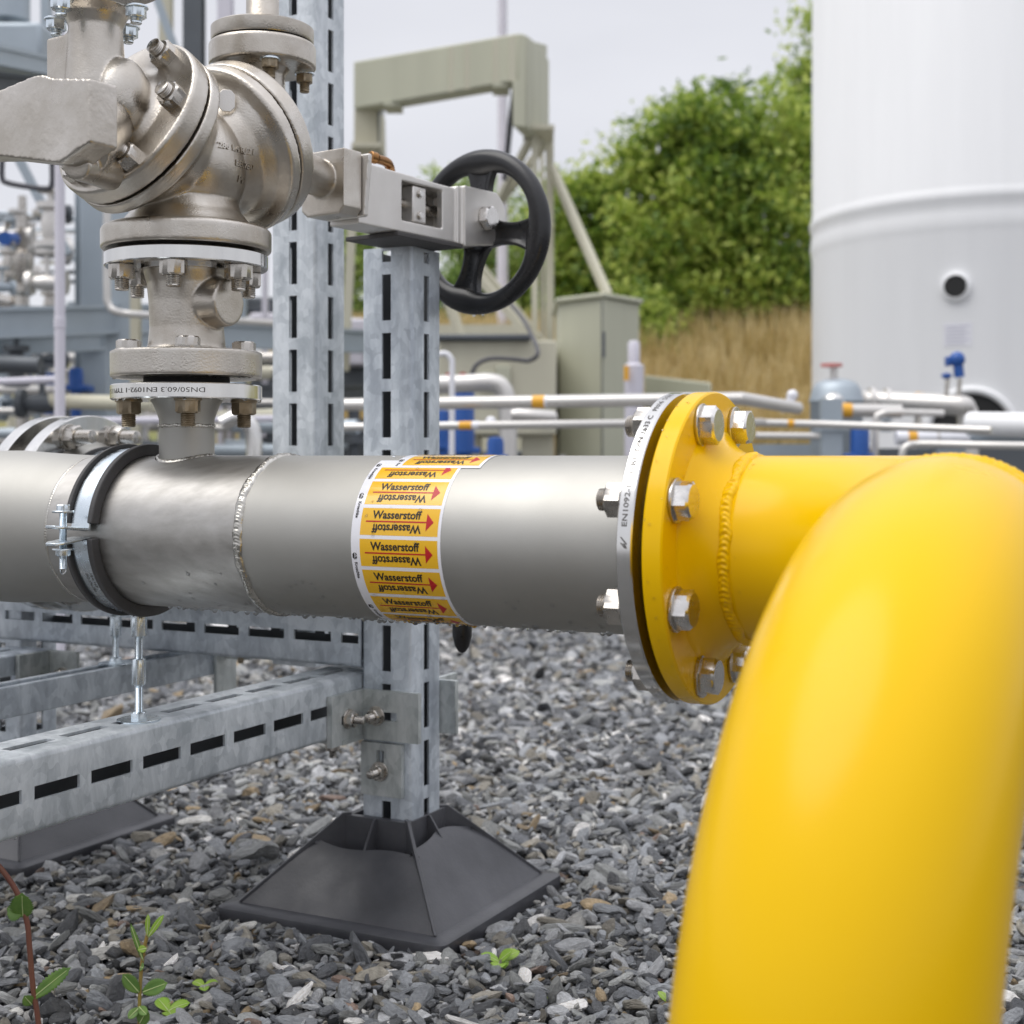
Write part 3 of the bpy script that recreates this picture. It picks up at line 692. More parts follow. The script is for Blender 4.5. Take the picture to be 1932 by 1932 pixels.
# upright top flanges
def flange_pair(H, z0, r, t, mname, parent, caststub=True, gap=.0022, r2=None):
    bm = new(); add_lathe(bm, frame(H+Z*z0, Z), [(r-.003, -.0005), (r, .002), (r, t-.003), (r-.002, t)], 96); o = obj('top_flange', bm, M_[mname], parent, 180); remesh(o, .0014, 2); bake(o)
flange_pair(H1, 1.075, .066, .024, 'cast', valve); flange_pair(H2, 1.070, .0625, .028, 'cast', valve)
F_zn = make_fastener(.019, .010, .0125, .0022, .006, .006, ('zinc', 'zinc'), 'nut'); F_zb = make_fastener(.018, .010, .012, .0022, .011, .006, ('boltbrown', 'zinc'), 'nut')
for k in range(4):
    c_ = Vector((-H1.x, -H1.y, 0)).normalized(); ang = radians(50+90*k); d = (c_*cos(ang)+Vector((-c_.y, c_.x, 0))*sin(ang)); put(F_zn, atz(H1, 1.0745)+d*.052, -Z, valve, rot=k)
    c_ = Vector((-H2.x, -H2.y, 0)).normalized(); ang = radians(3+45+90*k-38); d = (c_*cos(ang)+Vector((-c_.y, c_.x, 0))*sin(ang)); put(F_zb, atz(H2, 1.0695)+d*.050, -Z, valve, rot=k)
bm = new(); add_lathe(bm, frame(atz(H2, 1.100), Z), [(.059, 0), (.060, .002), (.060, .016), (.057, .018)], 96); add_lathe(bm, frame(atz(H2, 1.117), Z), [(.024, 0), (.0192, .006), (.0192, .16)], 48)
ot = obj('outlet_pipe', bm, M_['cast'], None, 40); tag(ot, 'vertical cast pipe stub with round flange bolted on top of the right valve neck', 'pipe')
bm = new(); add_lathe(bm, frame(atz(H1, 1.1005), Z), [(.066, 0), (.066, .022), (.035, .026), (.03, .2)], 96); ot = obj('outlet_pipe', bm, M_['cast'], None, 40); tag(ot, 'vertical cast pipe stub bolted above the left valve neck at the top edge', 'pipe')
# yoke of the left side : a thick cast arm crossing in front of the bonnet
ML = frame(B(207, 152, 1.332), -SV, Z)      # local x = up, y = across
yo = B(169, 215, 1.345)
bm = new()
U = -TV                                        # runs away to the left of the picture
def yp(u, z): return (z, u)                   # prism polygon in (up, across)
Mx = frame(yo, -SV, Z); acr = Mx.to_3x3() @ Vector((0, 1, 0)); sg = 1 if acr.dot(U) > 0 else -1
poly = [(.0334, 0), (.0422, .0555), (.0474, .0692), (.049, .0831), (.0428, .1367), (.0446, .1891), (-.0178, .1891), (-.0236, .1367), (-.0412, .0444), (-.031, .0154), (-.0269, 0)]
poly = [(z, sg*u) for z, u in poly]
add_prism(bm, Mx, poly, -.034, 0)
o = obj('yoke_arm', bm, M_['castrough'], valve, 180); remesh(o, .0018, 4); bake(o)
bm = new(); add_cyl(bm, yo-Z*.022+U*.05+SV*.03, D1+n1*.045-Z*.01, .028, .034, 32); add_cyl(bm, yo-Z*.040+U*.045+SV*.02, D1+n1*.02-Z*.06, .014, .022, 24)
o = obj('yoke_boss', bm, M_['cast'], valve, 180); remesh(o, .002, 5); bake(o)
# right yoke block
yr = B(622, 345, 1.775)
bm = new(); Mr = frame(yr, -SV, Z)
add_prism(bm, Mr, [(.038, -.034), (.038, .030), (.030, .037), (-.034, .037), (-.042, .028), (-.042, -.026), (-.034, -.034)], -.022, .012)
add_cyl(bm, yr+SV*.0, D2+n2*.05-Z*.02, .020, .034, 32)
o = obj('yoke_arm', bm, M_['cast'], valve, 180); remesh(o, .0018, 3); bake(o)
bm = new(); add_prism(bm, frame(yr+SV*.0005+TV*.004, -SV, Z), [(.036, -.040), (.036, .034), (.028, .042), (-.034, .042), (-.042, .032), (-.042, -.032)], -.030, -.022-.0005)
o = obj('yoke_cap', bm, M_['castpale'], valve, 180); remesh(o, .0016, 2); bake(o)
put(make_fastener(.025, .015, .015, .0008, .012, .0095, ('boltbrown', 'bolt'), 'nut'), B(600, 338, 1.757), -SV+TV*.05, valve, rot=.2)
# lifting eye lug and tag between the bonnets
bm = new(); add_prism(bm, frame(VC+Z*.098+SV*.008-TV*.0, TV, Z), [(.020*cos(i*pi/6), .020*sin(i*pi/6)) for i in range(12)], -.006, .006)
o = obj('lifting_lug', bm, M_['cast'], valve, 180)
bm = new(); add_prism(bm, frame(VC+Z*.072+TV*.050+SV*.012, TV*.6-SV*.5, Z), [(.017, -.006), (.017, .006), (.010, .013), (-.010, .013), (-.017, .006), (-.017, -.006), (-.010, -.013), (.010, -.013)], -.0015, .0015); bmesh.ops.scale(bm, vec=(.7, .7, .7), space=Matrix.Translation(-(VC+Z*.072+TV*.050+SV*.012)), verts=bm.verts); obj('tag_plate', bm, M_['castpale'], valve, 30, .0004)
# raised casting marks, laid on the body's real surface
from mathutils.bvhtree import BVHTree
bvh = BVHTree.FromPolygons([v.co for v in vbody.data.vertices], [tuple(p.vertices) for p in vbody.data.polygons])
def relief(txts, org, n):
    M = frame(org, n, Vector((0, 0, 1)).cross(n)); bm = new()
    for (s, x0, y0, w_, h_) in txts:
        geo = text_geo(s, w_, h_, .03); v, f = geo; top = []; low = []
        for x, y in v:
            o_ = M @ Vector((x0+x, y0+y, .06)); hit = bvh.ray_cast(o_, -n)[0] or (M @ Vector((x0+x, y0+y, 0)))
            top.append(bm.verts.new(hit+n*.0016)); low.append(bm.verts.new(hit-n*.0015))
        es = {}
        for q in f:
            bm.faces.new([top[i] for i in q])
            for i in range(len(q)): es[(q[i], q[(i+1) % len(q)])] = 1
        for (i, j) in es:
            if (j, i) not in es: bm.faces.new((top[i], top[j], low[j], low[i]))
    return obj('raised_lettering', bm, M_['cast'], vbody, 0)
rt = Vector((-cd.y, cd.x, 0)); rd = (cd*.88+rt*.42).normalized()
relief([('286 1.4 R/21', -.026, .002, .050, .0072), ('BE0780', -.002, -.014, .028, .0072), ('PP', .004, -.030, .013, .0072)], VC+rt*.048+Z*.012+cd*.03, rd)

# ================================================================== SPINDLE HOUSING (lever) AND HANDWHEEL
def vs(k, t, z): return Vector((-.3614, 1.59, 0))+SV*k+TV*t+Z*z
hous = thing('spindle_housing', vs(.40, 0, .90), 'pale blasted steel spindle housing with a rectangular window, reaching from the valve to the handwheel', 'gearbox housing')
T0 = .024
ms = frame(vs(0, 0, 0), TV, SV)     # local x along SV, y = TV x SV
yax = ms.to_3x3() @ Vector((0, 1, 0)); yy = 1 if yax.z > 0 else -1
def slab(bm, pts_, t0, t1):          # pts: (k,z)
    add_prism(bm, ms, [(k, yy*z) for k, z in pts_], t0, t1)
zt0, zb0 = .984, .905
bm = new()
# outer shell in pieces round the window (window k .352-.437)
wk0, wk1, wz0, wz1 = .348, .434, .921, .972
for (t0, t1) in ((.014, T0), (-T0, -.014)):
    slab(bm, [(.262, zb0+.000), (wk0, zb0), (wk0, zt0-.002), (.262, zt0)], t0, t1)
    slab(bm, [(wk1, zb0), (.480, zb0), (.480, zt0-.004), (wk1, zt0-.004)], t0, t1)
    slab(bm, [(wk0, zb0), (wk1, zb0), (wk1, wz0), (wk0, wz0)], t0, t1)
    slab(bm, [(wk0, wz1), (wk1, wz1), (wk1, zt0-.004), (wk0, zt0-.002)], t0, t1)
slab(bm, [(.262, zt0-.010), (.480, zt0-.014), (.480, zt0-.004), (.262, zt0)], -.0145, .0145)
slab(bm, [(.262, zb0), (.480, zb0), (.480, zb0+.008), (.262, zb0+.008)], -.0145, .0145)
slab(bm, [(.262, zb0), (.30, zb0), (.30, zt0-.002), (.262, zt0)], -.02, .02)
slab(bm, [(.474, zb0-.004), (.545, zb0+.006), (.566, zb0+.016), (.572, zt0-.026), (.566, zt0-.010), (.550, zt0+.002), (.474, zt0+.001)], -.032, .032)
slab(bm, [(.463, zb0-.001), (.478, zb0-.001), (.478, zt0-.001), (.463, zt0-.001)], -.0275, .0275)
o = obj('housing_shell', bm, M_['castpale'], hous, 60); remesh(o, .0014, 3); bake(o)
bm = new(); slab(bm, [(.36, .925), (.43, .925), (.43, .969), (.36, .969)], -.012, -.010); obj('inner_plate', bm, M_['darksteel'], hous, 30)
bm = new(); add_cyl(bm, vs(.262, 0, .948), vs(.55, 0, .948), .008, n=32); obj('spindle', bm, M_['bolt'], hous, 30)
bm = new(); slab(bm, [(.374, .9225), (.402, .9225), (.402, .9705), (.374, .9705)], -.004, .0215); blk = obj('travelling_nut', bm, M_['castpale'], hous, 30, .002)
F_sk = make_fastener(.0085, .003, .0058, .001, 0, .002, ('boltbright', 'bolt'))
for z_ in (.932, .961): put(F_sk, vs(.388, .0217, z_), TV, blk, rot=.2)
F_big = make_fastener(.030, .012, .0165, .001, 0, .01, ('boltbright', 'bolt')); put(F_big, vs(.522, .0322, .946), TV, hous, rot=.35)
bm = new(); add_lathe(bm, frame(vs(.571, 0, .944), SV), [(.017, 0), (.017, .010), (.013, .012), (.013, .03)], 32); obj('spindle_collar', bm, M_['castpale'], hous, 30)
bm = new(); add_lathe(bm, frame(vs(.548, .018, .925), SV), [(.006, 0), (.006, .018)], 6); obj('lock_screw', bm, M_['bolt'], hous, 30)
bm = new(); slab(bm, [(.335, .8985), (.475, .8985), (.475, .9045), (.335, .9045)], -.062, .028); pad = obj('rubber_pad', bm, M_['rubber'], None, 30, .001); tag(pad, 'thin black rubber pad between the near post and the spindle housing', 'rubber pad')
# brass stub
br = thing('brass_nipple', vs(.36, -.045, .98), 'small corroded brass elbow nipple standing on top of the spindle housing', 'pipe fitting')
p_ = vs(.345, -.01, .975)
e0 = B(710, 299, 1.85); bm = new(); add_tube(bm, bezier([B(738, 330, 1.88), B(735, 315, 1.88), B(729, 306, 1.87), e0], 8), .0062, 20); obj('elbow', bm, M_['brass'], br, 60)
bm = new(); bored_flange(bm, frame(e0, Vector((-.75, -.65, .1)), Z), .0075, .0042, .010, .0008); obj('nozzle', bm, M_['brass'], br, 40)

hw = thing('handwheel', vs(.552, .004, .933), 'black plastic spoked handwheel at the end of the spindle housing', 'handwheel')
WC = vs(.548, .005, .932); WM = frame(WC, SV, Z); RW = .1035; rw_ = .0132
wy = WM.to_3x3() @ Vector((0, 1, 0)); sgn = 1 if wy.x > 0 else -1      # local y to picture right when sgn=1
bm = new(); N = 144; rows = []
SP_ = [radians(2), radians(97), radians(196), radians(283)]     # clockwise from top
for i in range(N):
    th = 2*pi*i/N
    w_ = 1
    for s_ in SP_:
        d = abs((th-s_+pi) % (2*pi)-pi); w_ += .55*math.exp(-(d/.34)**2)
    vsn = []
    for k in range(20):
        ph = 2*pi*k/20; rr = rw_*(1+(w_-1)*1.35*(1 if cos(ph) < 0 else .10)); c_ = RW+rr*cos(ph); z_ = rw_*1.02*sin(ph)
        vsn.append(bm.verts.new(WM @ Vector((c_*cos(th), sgn*c_*sin(th), z_))))
    rows.append(vsn)
for i in range(N): bridge(bm, rows[i], rows[(i+1) % N])
obj('rim', bm, M_['plastic'], hw, 180)
for s_ in SP_:
    bm = new(); dirv = Vector((cos(s_), sgn*sin(s_), 0)); side = Vector((-dirv.y, dirv.x, 0))
    nseg = 14; rows = []
    for i in range(nseg+1):
        r_ = .012+(RW-.016)*i/nseg; f_ = i/nseg; hwid = .0155+.012*abs(f_-.45)**2.2*5; 
        sec = [(-hwid, -.006), (-hwid, .006), (-hwid+.004, .0065), (-hwid*.45, .002), (0, .0015), (hwid*.45, .002), (hwid-.004, .0065), (hwid, .006), (hwid, -.006)]
        rows.append([bm.verts.new(WM @ (dirv*r_+side*x+Vector((0, 0, -z)))) for x, z in sec])
    for a, b in zip(rows, rows[1:]): bridge(bm, a, b)
    bm.faces.new(rows[0]); bm.faces.new(rows[-1]); obj('spoke', bm, M_['plastic'], hw, 50, .0008)
bm = new(); add_lathe(bm, frame(WC-SV*.012, SV), [(.022, 0), (.026, .004), (.026, .022), (.02, .026)], 48); obj('hub', bm, M_['plastic'], hw, 40)
drops(hw, [(WC-Z*(RW+rw_*1.02)+TV*x, -Z, .0022, 1.2) for x in (-.012, .004)])

# hanging black knob behind the run pipe
kb = thing('oval_pendant', W(-.66, 1.40, .40), 'black oval rubber pendant hanging below the run pipe beside the wrap', 'pendant')
c_ = B(872, 1199, 1.50)
bm = new(); add_lathe(bm, frame(c_-Z*.0185, Z), [(.0005, 0), (.0042, .002), (.0078, .008), (.0102, .018), (.0102, .028), (.0088, .038), (.006, .048), (.004, .056)], 32)
obj('knob', bm, M_['plastic'], kb, 180)
bm = new(); add_cyl(bm, c_+Z*.03, c_+Z*.12, .003); obj('stem', bm, M_['bolt'], kb)
bm = new(); add_cyl(bm, c_-Vector((0, .0100, 0)), c_-Vector((0, .0112, 0)), .0016, n=12); obj('screw', bm, M_['black'], kb)

# ================================================================== GALVANISED FRAMEWORK
def slotted(bm, M, L_, w, slots, r=.006, t=.0032, sw=.0142, sides=(0, 1, 2, 3), ph=0.0):
    # square tube along local z with slot rows; outer skin plus inner returns at the slots
    pr = []; h = w/2
    zs = sorted(set([0, L_]+[max(0, min(L_, z)) for s in slots for z in s]))
    inside = lambda z: any(a-1e-6 < z < b+1e-6 for a, b in slots)
    def skin(off):
        hh = h-off; loop = []
        for q in range(4):
            R_ = Matrix.Rotation(q*pi/2, 4, 'Z')
            for x in (-hh+r, -sw/2, sw/2, hh-r): loop.append((R_ @ Vector((x, -hh, 0)), q))
            for k in range(1, 4):
                a_ = -pi/2+pi/2*k/4; loop.append((R_ @ Vector((hh-r+r*cos(a_), -hh+r+r*sin(a_), 0)), q))
        return loop
    outs = []
    for off in (0, t):
        lp = skin(off); n = len(lp); rings_ = [[bm.verts.new(M @ (p+Vector((0, 0, z)))) for p, q in lp] for z in zs]
        for i in range(len(zs)-1):
            hole = inside((zs[i]+zs[i+1])/2)
            for j in range(n):
                if hole and j % 7 == 1 and (j//7) in sides: continue
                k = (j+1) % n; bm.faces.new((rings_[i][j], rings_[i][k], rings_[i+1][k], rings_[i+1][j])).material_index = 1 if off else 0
        outs.append(rings_)
    O, I = outs; n = len(O[0])
    for e in (0, -1):
        for j in range(n): k = (j+1) % n; bm.faces.new((O[e][j], O[e][k], I[e][k], I[e][j]))
    for i in range(len(zs)-1):
        if inside((zs[i]+zs[i+1])/2):
            for s in sides:
                j = s*7+1
                for jj in (j, j+1): bm.faces.new((O[i][jj], O[i+1][jj], I[i+1][jj], I[i][jj]))
                for ii in (i, i+1):
                    bm.faces.new((O[ii][j], O[ii][j+1], I[ii][j+1], I[ii][j]))
def slotrow(L_, off, pitch=.080, ln=.063):
    out = []; k = -2
    while off+k*pitch < L_:
        a, b = off+k*pitch, off+k*pitch+ln
        if b > .012 and a < L_-.012: out.append((max(a, .004), min(b, L_-.004)))
        k += 1
    return [(a, b) for a, b in out if b-a > .004]
def tube(name, label, cat, p0, p1, x, off, m='galv', group=None, w=.08, **kw):
    p0, p1 = Vector(p0), Vector(p1); L_ = (p1-p0).length; bm = new(); slotted(bm, frame(p0, p1-p0, x), L_, w, slotrow(L_, off), **kw)
    bmesh.ops.remove_doubles(bm, verts=bm.verts, dist=1e-6)
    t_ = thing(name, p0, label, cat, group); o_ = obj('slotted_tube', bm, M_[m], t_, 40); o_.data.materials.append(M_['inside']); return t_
PC = (-1.041, 1.705)
gp = 'slotted square posts and beams of the pipe support frame'
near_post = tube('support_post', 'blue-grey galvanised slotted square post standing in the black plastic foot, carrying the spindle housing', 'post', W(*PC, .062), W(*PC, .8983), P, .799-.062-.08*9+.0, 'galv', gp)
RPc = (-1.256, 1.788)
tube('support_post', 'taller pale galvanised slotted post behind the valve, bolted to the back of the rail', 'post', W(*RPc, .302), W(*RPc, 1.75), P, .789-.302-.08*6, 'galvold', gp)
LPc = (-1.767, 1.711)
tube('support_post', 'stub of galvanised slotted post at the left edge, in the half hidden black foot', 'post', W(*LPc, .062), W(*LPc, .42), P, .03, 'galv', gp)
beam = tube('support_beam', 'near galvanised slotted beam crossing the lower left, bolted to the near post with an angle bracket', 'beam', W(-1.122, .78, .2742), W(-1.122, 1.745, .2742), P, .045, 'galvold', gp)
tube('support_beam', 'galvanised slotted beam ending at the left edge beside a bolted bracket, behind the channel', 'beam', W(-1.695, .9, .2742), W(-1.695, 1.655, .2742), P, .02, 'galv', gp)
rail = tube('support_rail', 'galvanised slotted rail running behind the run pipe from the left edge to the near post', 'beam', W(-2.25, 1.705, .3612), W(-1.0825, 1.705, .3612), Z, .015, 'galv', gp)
# channel with the second rod
bm = new(); c0 = W(-1.445, .8, .2735)
prof = [(-.0205, .0), (.0205, 0), (.0205, .0405), (.011, .0405), (.011, .034), (.0135, .034), (.0135, .038), (.018, .038), (.018, .0025), (-.018, .0025), (-.018, .038), (-.0135, .038), (-.0135, .034), (-.011, .034), (-.011, .0405), (-.0205, .0405)]
Mc = frame(c0, Q, P); yz = (Mc.to_3x3() @ Vector((0, 1, 0))).z
add_prism(bm, Mc, [(x, y*(1 if yz > 0 else -1)) for x, y in prof], 0, .975)
ch = thing('strut_channel', c0, 'narrow galvanised strut channel lying parallel behind the near beam', 'beam'); obj('channel', bm, M_['galv'], ch, 30, .0012)
bm = new(); add_box(bm, (0, 0, 0), (.006, .05, .062), frame(W(-1.4195, 1.795, .275), Z, P)); obj('end_plate', bm, M_['plate'], ch, 30, .001)
put(make_fastener(.017, .009, .013, .002, .012, .005, ('boltbrown', 'bolt'), 'nut'), W(-1.385, 1.79, .315), -Z, ch)
bm = new(); add_box(bm, (0, 0, 0), (.050, .006, .04), frame(W(-1.395, 1.795, .3165), Z, P)); obj('end_plate', bm, M_['plate'], ch, 30, .001)
# brackets
def plate(bm, c, s, M): add_box(bm, c, s, M)
ab = thing('angle_bracket', W(-1.06, 1.65, .26), 'thick galvanised angle bracket with two bolts joining the near beam to the near post', 'bracket')
PM = Matrix((P, Q, Z)).transposed().to_4x4()
bx = -1.0815; by = 1.6645
bm = new()
# L shape in plan with a long slot in each wing: build wings from strips round the slots
def wing(bm, axis, u0, u1, t0, t1, z0, z1, s0, s1, sz0, sz1):
    def bxx(ua, ub, za, zb):
        if axis == 'a': add_box(bm, ((ua+ub)/2, (t0+t1)/2, (za+zb)/2), (ub-ua, t1-t0, zb-za), PM)
        else: add_box(bm, ((t0+t1)/2, (ua+ub)/2, (za+zb)/2), (t1-t0, ub-ua, zb-za), PM)
    bxx(u0, s0, z0, z1); bxx(s1, u1, z0, z1); bxx(s0, s1, z0, sz0); bxx(s0, s1, sz1, z1)
wing(bm, 'b', by-.083, by-.008, bx, bx+.008, .226, .294, by-.06, by-.03, .253, .265)
wing(bm, 'a', bx, bx+.096, by-.008, by, .226, .294, bx+.030, bx+.062, .253, .265)
bmesh.ops.remove_doubles(bm, verts=bm.verts, dist=1e-5)
obj('angle_plate', bm, M_['plate'], ab, 30)
F_br = make_fastener(.019, .010, .0135, .0025, .014, .0058, ('bolt', 'bolt'), 'nut')
F_br2 = F_br
put(F_br, W(bx+.0082, by-.045, .259), P, ab, rot=.4); put(F_br, W(bx+.030, by-.0082, .259), -Q, ab, rot=.1)
lb_ = thing('angle_bracket', W(-1.06, 1.65, .17), 'lower one-bolt galvanised bracket on the near post, just above the black foot', 'bracket')
bm = new(); wing(bm, 'a', -1.0770, -1.012, by-.008, by, .150, .222, -1.052, -1.040, .172, .212); add_box(bm, (-1.11, by-.03, .229), (.075, .058, .007), PM)
bmesh.ops.remove_doubles(bm, verts=bm.verts, dist=1e-5); obj('angle_plate', bm, M_['plate'], lb_, 30, 0)
put(F_br, W(-1.046, by-.0082, .184), -Q, lb_, rot=.5); put(F_nutz, W(-1.098, by-.045, .2254), -Z, lb_)
rb = thing('angle_bracket', W(-.98, 1.74, .26), 'galvanised bracket plate sticking out behind the right side of the near post', 'bracket')
bm = new(); add_box(bm, (-1.001, 1.7505, .262), (.046, .008, .075), PM); add_box(bm, (-1.018, 1.786, .262), (.008, .060, .075), PM); obj('angle_plate', bm, M_['plate'], rb, 30, .001)
eb = thing('angle_bracket', W(-1.63, 1.66, .27), 'one-bolt galvanised bracket below the rail near the left edge of the picture', 'bracket')
bm = new(); add_box(bm, (-1.622, 1.655, .275), (.062, .008, .075), PM); add_box(bm, (-1.650, 1.62, .275), (.008, .062, .075), PM); obj('angle_plate', bm, M_['plate'], eb, 30, .001)
put(F_br, W(-1.618, 1.6505, .275), -Q, eb); 

# plastic feet
def foot(a, b, label):
    ft = thing('pyramid_footing', W(a, b, 0), label, 'support foot', 'black plastic feet of the support frame')
    MF = PM.copy(); MF.translation = W(a, b, 0)
    bm = new(); h0, h1 = .177, .170
    def sq(h, z, rc=.014, k=4):
        out = []
        for cx, cy, a0 in ((1, -1, -pi/2), (1, 1, 0), (-1, 1, pi/2), (-1, -1, pi)):
            for i in range(k+1):
                t_ = a0+pi/2*i/k; out.append(MF @ Vector((cx*(h-rc)+rc*cos(t_), cy*(h-rc)+rc*sin(t_), z)))
        return [bm.verts.new(v) for v in out]
    ls = [sq(h0-.002, -.01), sq(h0, .004), sq(h0-.001, .009), sq(h0-.005, .0115), sq(.150, .0125, .006)]
    for x, y in zip(ls, ls[1:]): bridge(bm, x, y)
    obj('rim', bm, M_['footplastic'], ft, 40)
    bm = new(); hb, zb, ht, zt = .153, .0115, .052, .120
    # sloped skins with a dipped lip
    for q in range(4):
        Rq = MF @ Matrix.Rotation(q*pi/2, 4, 'Z'); NS, NT = 28, 16; grid = []
        for i in range(NS+1):
            s = -1+2*i/NS; lip = .70+.11*(1-abs(s))**.7*(1 if q in (1, 3) else -.35)+.02*sin(s*4)
            row = []
            for j in range(NT+1):
                t_ = lip*j/NT; h = hb+(ht-hb)*t_; z = zb+(zt-zb)*t_
                inset = .0035*sin(pi*min(1, t_/lip))*(1-s*s) + (.006*((j/NT)**6))
                row.append(bm.verts.new(Rq @ Vector((s*h, -h+inset, z))))
            row.append(bm.verts.new(Rq @ Vector((s*(hb+(ht-hb)*lip), -(hb+(ht-hb)*lip)+.014, zb+(zt-zb)*lip-.012))))
            row.append(bm.verts.new(Rq @ Vector((s*(hb+(ht-hb)*lip)*.9, -.050, zb+(zt-zb)*lip-.020))))
            grid.append(row)
        for x, y in zip(grid, grid[1:]): bridge(bm, x, y, False)
    obj('sloped_shell', bm, M_['footplastic'], ft, 50)
    for q in range(4):
        Rq = MF @ Matrix.Rotation(q*pi/2, 4, 'Z'); bm = new(); Rd = Rq @ Matrix.Rotation(radians(45), 4, 'Z')
        d2 = sqrt(2); k0 = [(hb*d2, zb), (ht*d2, zt), (ht*d2-.012, zt), (ht*d2-.012, .03), (hb*d2-.06, zb)]
        M2 = Rd @ Matrix.Rotation(radians(90), 4, 'X')
        add_prism(bm, M2, [(x+.001, y+.0022) for x, y in k0], -.0024, .0024); obj('corner_rib', bm, M_['footplastic'], ft, 30, .0008)
        bm = new(); M3 = Rq @ Matrix.Rotation(radians(90), 4, 'X') @ Matrix.Rotation(radians(90), 4, 'Y') if False else Rq
        v = [Vector((x_, -y_, z_)) for x_ in (-.0018, .0018) for y_, z_ in ((.044, .119), (.056, .119), (.092, .066), (.09, .05), (.044, .05))]
        w_ = [bm.verts.new(Rq @ c) for c in v]; bm.faces.new(w_[:5]); bm.faces.new(w_[5:]); bridge(bm, w_[:5], w_[5:]); obj('cross_rib', bm, M_['footplastic'], ft, 30)
    bm = new()
    for (x0, x1, y0, y1) in ((-.052, .052, -.052, -.0415), (-.052, .052, .0415, .052), (-.052, -.0415, -.0413, .0413), (.0415, .052, -.0413, .0413)):
        add_box(bm, ((x0+x1)/2, (y0+y1)/2, .075), (x1-x0, y1-y0, .089), MF)
    obj('socket', bm, M_['footplastic'], ft, 30, .0008)
    # shallow moulded grid on the two faces one can see
    bm = new()
    for q in (0, 1):
        Rq = MF @ Matrix.Rotation(q*pi/2, 4, 'Z')
        def sp_(s, t_): h = hb+(ht-hb)*t_; return Rq @ Vector((s*h, -h+.0016+.0035*sin(pi*min(1, t_/.66))*(1-s*s), zb+(zt-zb)*t_))
        for s in ([-.72, -.44, -.16, .12, .40, .68]):
            pts_ = [sp_(s, t_) for t_ in [.05+.045*i for i in range(11 if q == 1 else 9)]]; add_tube(bm, pts_, .0019, 8)
        if q == 0:
            for t_ in (.16, .34): add_tube(bm, [sp_(-.85+1.7*i/20, t_) for i in range(21)], .0019, 8)
    bm.free()
foot(-1.051, 1.705, 'whole black plastic pyramid foot under the near slotted post, resting on the gravel')
foot(-1.767, 1.711, 'black plastic pyramid foot at the left edge, partly hidden below the near beam')
drops(beam, [(W(-1.122+random.uniform(-.005, .036), random.uniform(.95, 1.6), .2342), -Z, random.uniform(.0012, .0026), 1.0) for i in range(26)])
# ================================================================== BACKGROUND (metres away, softly out of focus)
def bpx(bm, x0, y0, x1, y1, d, dep=.3, rot=0):          # upright box whose front spans the surveyed rectangle at distance d
    a, b = B(x0, y1, d), B(x1, y0, d); c = (a+b)/2
    M = Matrix.Translation(Vector((c.x, d, c.z))) @ Matrix.Rotation(rot, 4, 'Z')
    add_box(bm, (0, dep/2, 0), (b.x-a.x, dep, b.z-a.z), M)
def G(v): return Vector((v.x, v.y, 0))
def one(name, label, cat, build, m, group=None, smooth=30, bevel=0, loc=None):
    bm = new(); build(bm); o = obj(name, bm, M_[m], None, smooth, bevel); return tag(o, label, cat, group)
def pipe(name, label, cat, pts, r, m='whitepipe', group=None, parts=(), n=16):
    bm = new(); add_tube(bm, pts, r, n); t_ = thing(name, pts[0], label, cat, group); obj('pipe_run', bm, M_[m], t_, 60)
    for (p, q, rr, mm, nm) in parts:
        bm = new(); add_cyl(bm, p, q, rr, n=20); obj(nm, bm, M_[mm], t_, 40)
    return t_

# ---- tank
TD = 12.0; TA = radians(18.4); TC = Vector((TD*sin(TA), TD*cos(TA), 0)); TR = 1.372
tank = thing('storage_tank', TC, 'huge white upright storage tank with a ring bead and a round black port', 'tank')
def tz(py, d): return EYE-(py-860)/FPX*d
bm = new()
zr = EYE+.0; zl = tz(398, 10.35)
prof = [(TR, -.01), (TR, zl-.20), (TR+.008, zl-.15), (TR+.014, zl-.10), (TR+.007, zl-.05), (TR+.003, zl+.02), (TR+.018, zl+.055), (TR+.022, zl+.085), (TR+.008, zl+.125), (TR-.002, zl+.15), (TR, 9.5), (TR-.3, 10.1), (.01, 10.4)]
add_lathe(bm, Matrix.Translation(TC), prof, 128); obj('shell', bm, M_['tank'], tank, 60)
def on_tank(px, py, off=0):
    dirv = (B(px, py, 1)-Vector((0, 0, EYE))); o_ = Vector((0, 0, EYE)); d2 = Vector((dirv.x, dirv.y)); c2 = Vector((TC.x, TC.y))
    A_, Bq, Cq = d2.dot(d2), -2*d2.dot(c2), c2.dot(c2)-(TR+off)**2; t_ = (-Bq-sqrt(Bq*Bq-4*A_*Cq))/(2*A_); p_ = o_+dirv*t_; n_ = Vector((p_.x-TC.x, p_.y-TC.y, 0)).normalized(); return p_, n_
p_, n_ = on_tank(1804, 541); bm = new(); add_lathe(bm, frame(p_-n_*.02, n_), [(.080, 0), (.104, 0), (.104, .05), (.082, .06), (.078, .05)], 48, False); obj('port_rim', bm, M_['tank'], tank, 40)
bm = new(); add_cyl(bm, p_-n_*.01, p_+n_*.035, .078, n=40); obj('port', bm, M_['black'], tank, 40)
bm = new(); rows = []
pc, nc = on_tank(1832, 860)
def tankpt(u, z, off): a0 = math.atan2(nc.y, nc.x); a = a0+u/TR; return TC+Vector((cos(a)*(TR+off), sin(a)*(TR+off), z))
top = tz(738, 10.3); hw_ = .30
outer = []; inner = []
for i in range(41):
    a = pi*i/40; outer.append(bm.verts.new(tankpt(hw_*cos(a)*1.0, top-hw_+hw_*sin(a), .004)))
base = [bm.verts.new(tankpt(hw_-2*hw_*i/40, -.005, .004)) for i in range(41)]
bridge(bm, outer, base, False); obj('skirt_opening', bm, M_['black'], tank, 0)
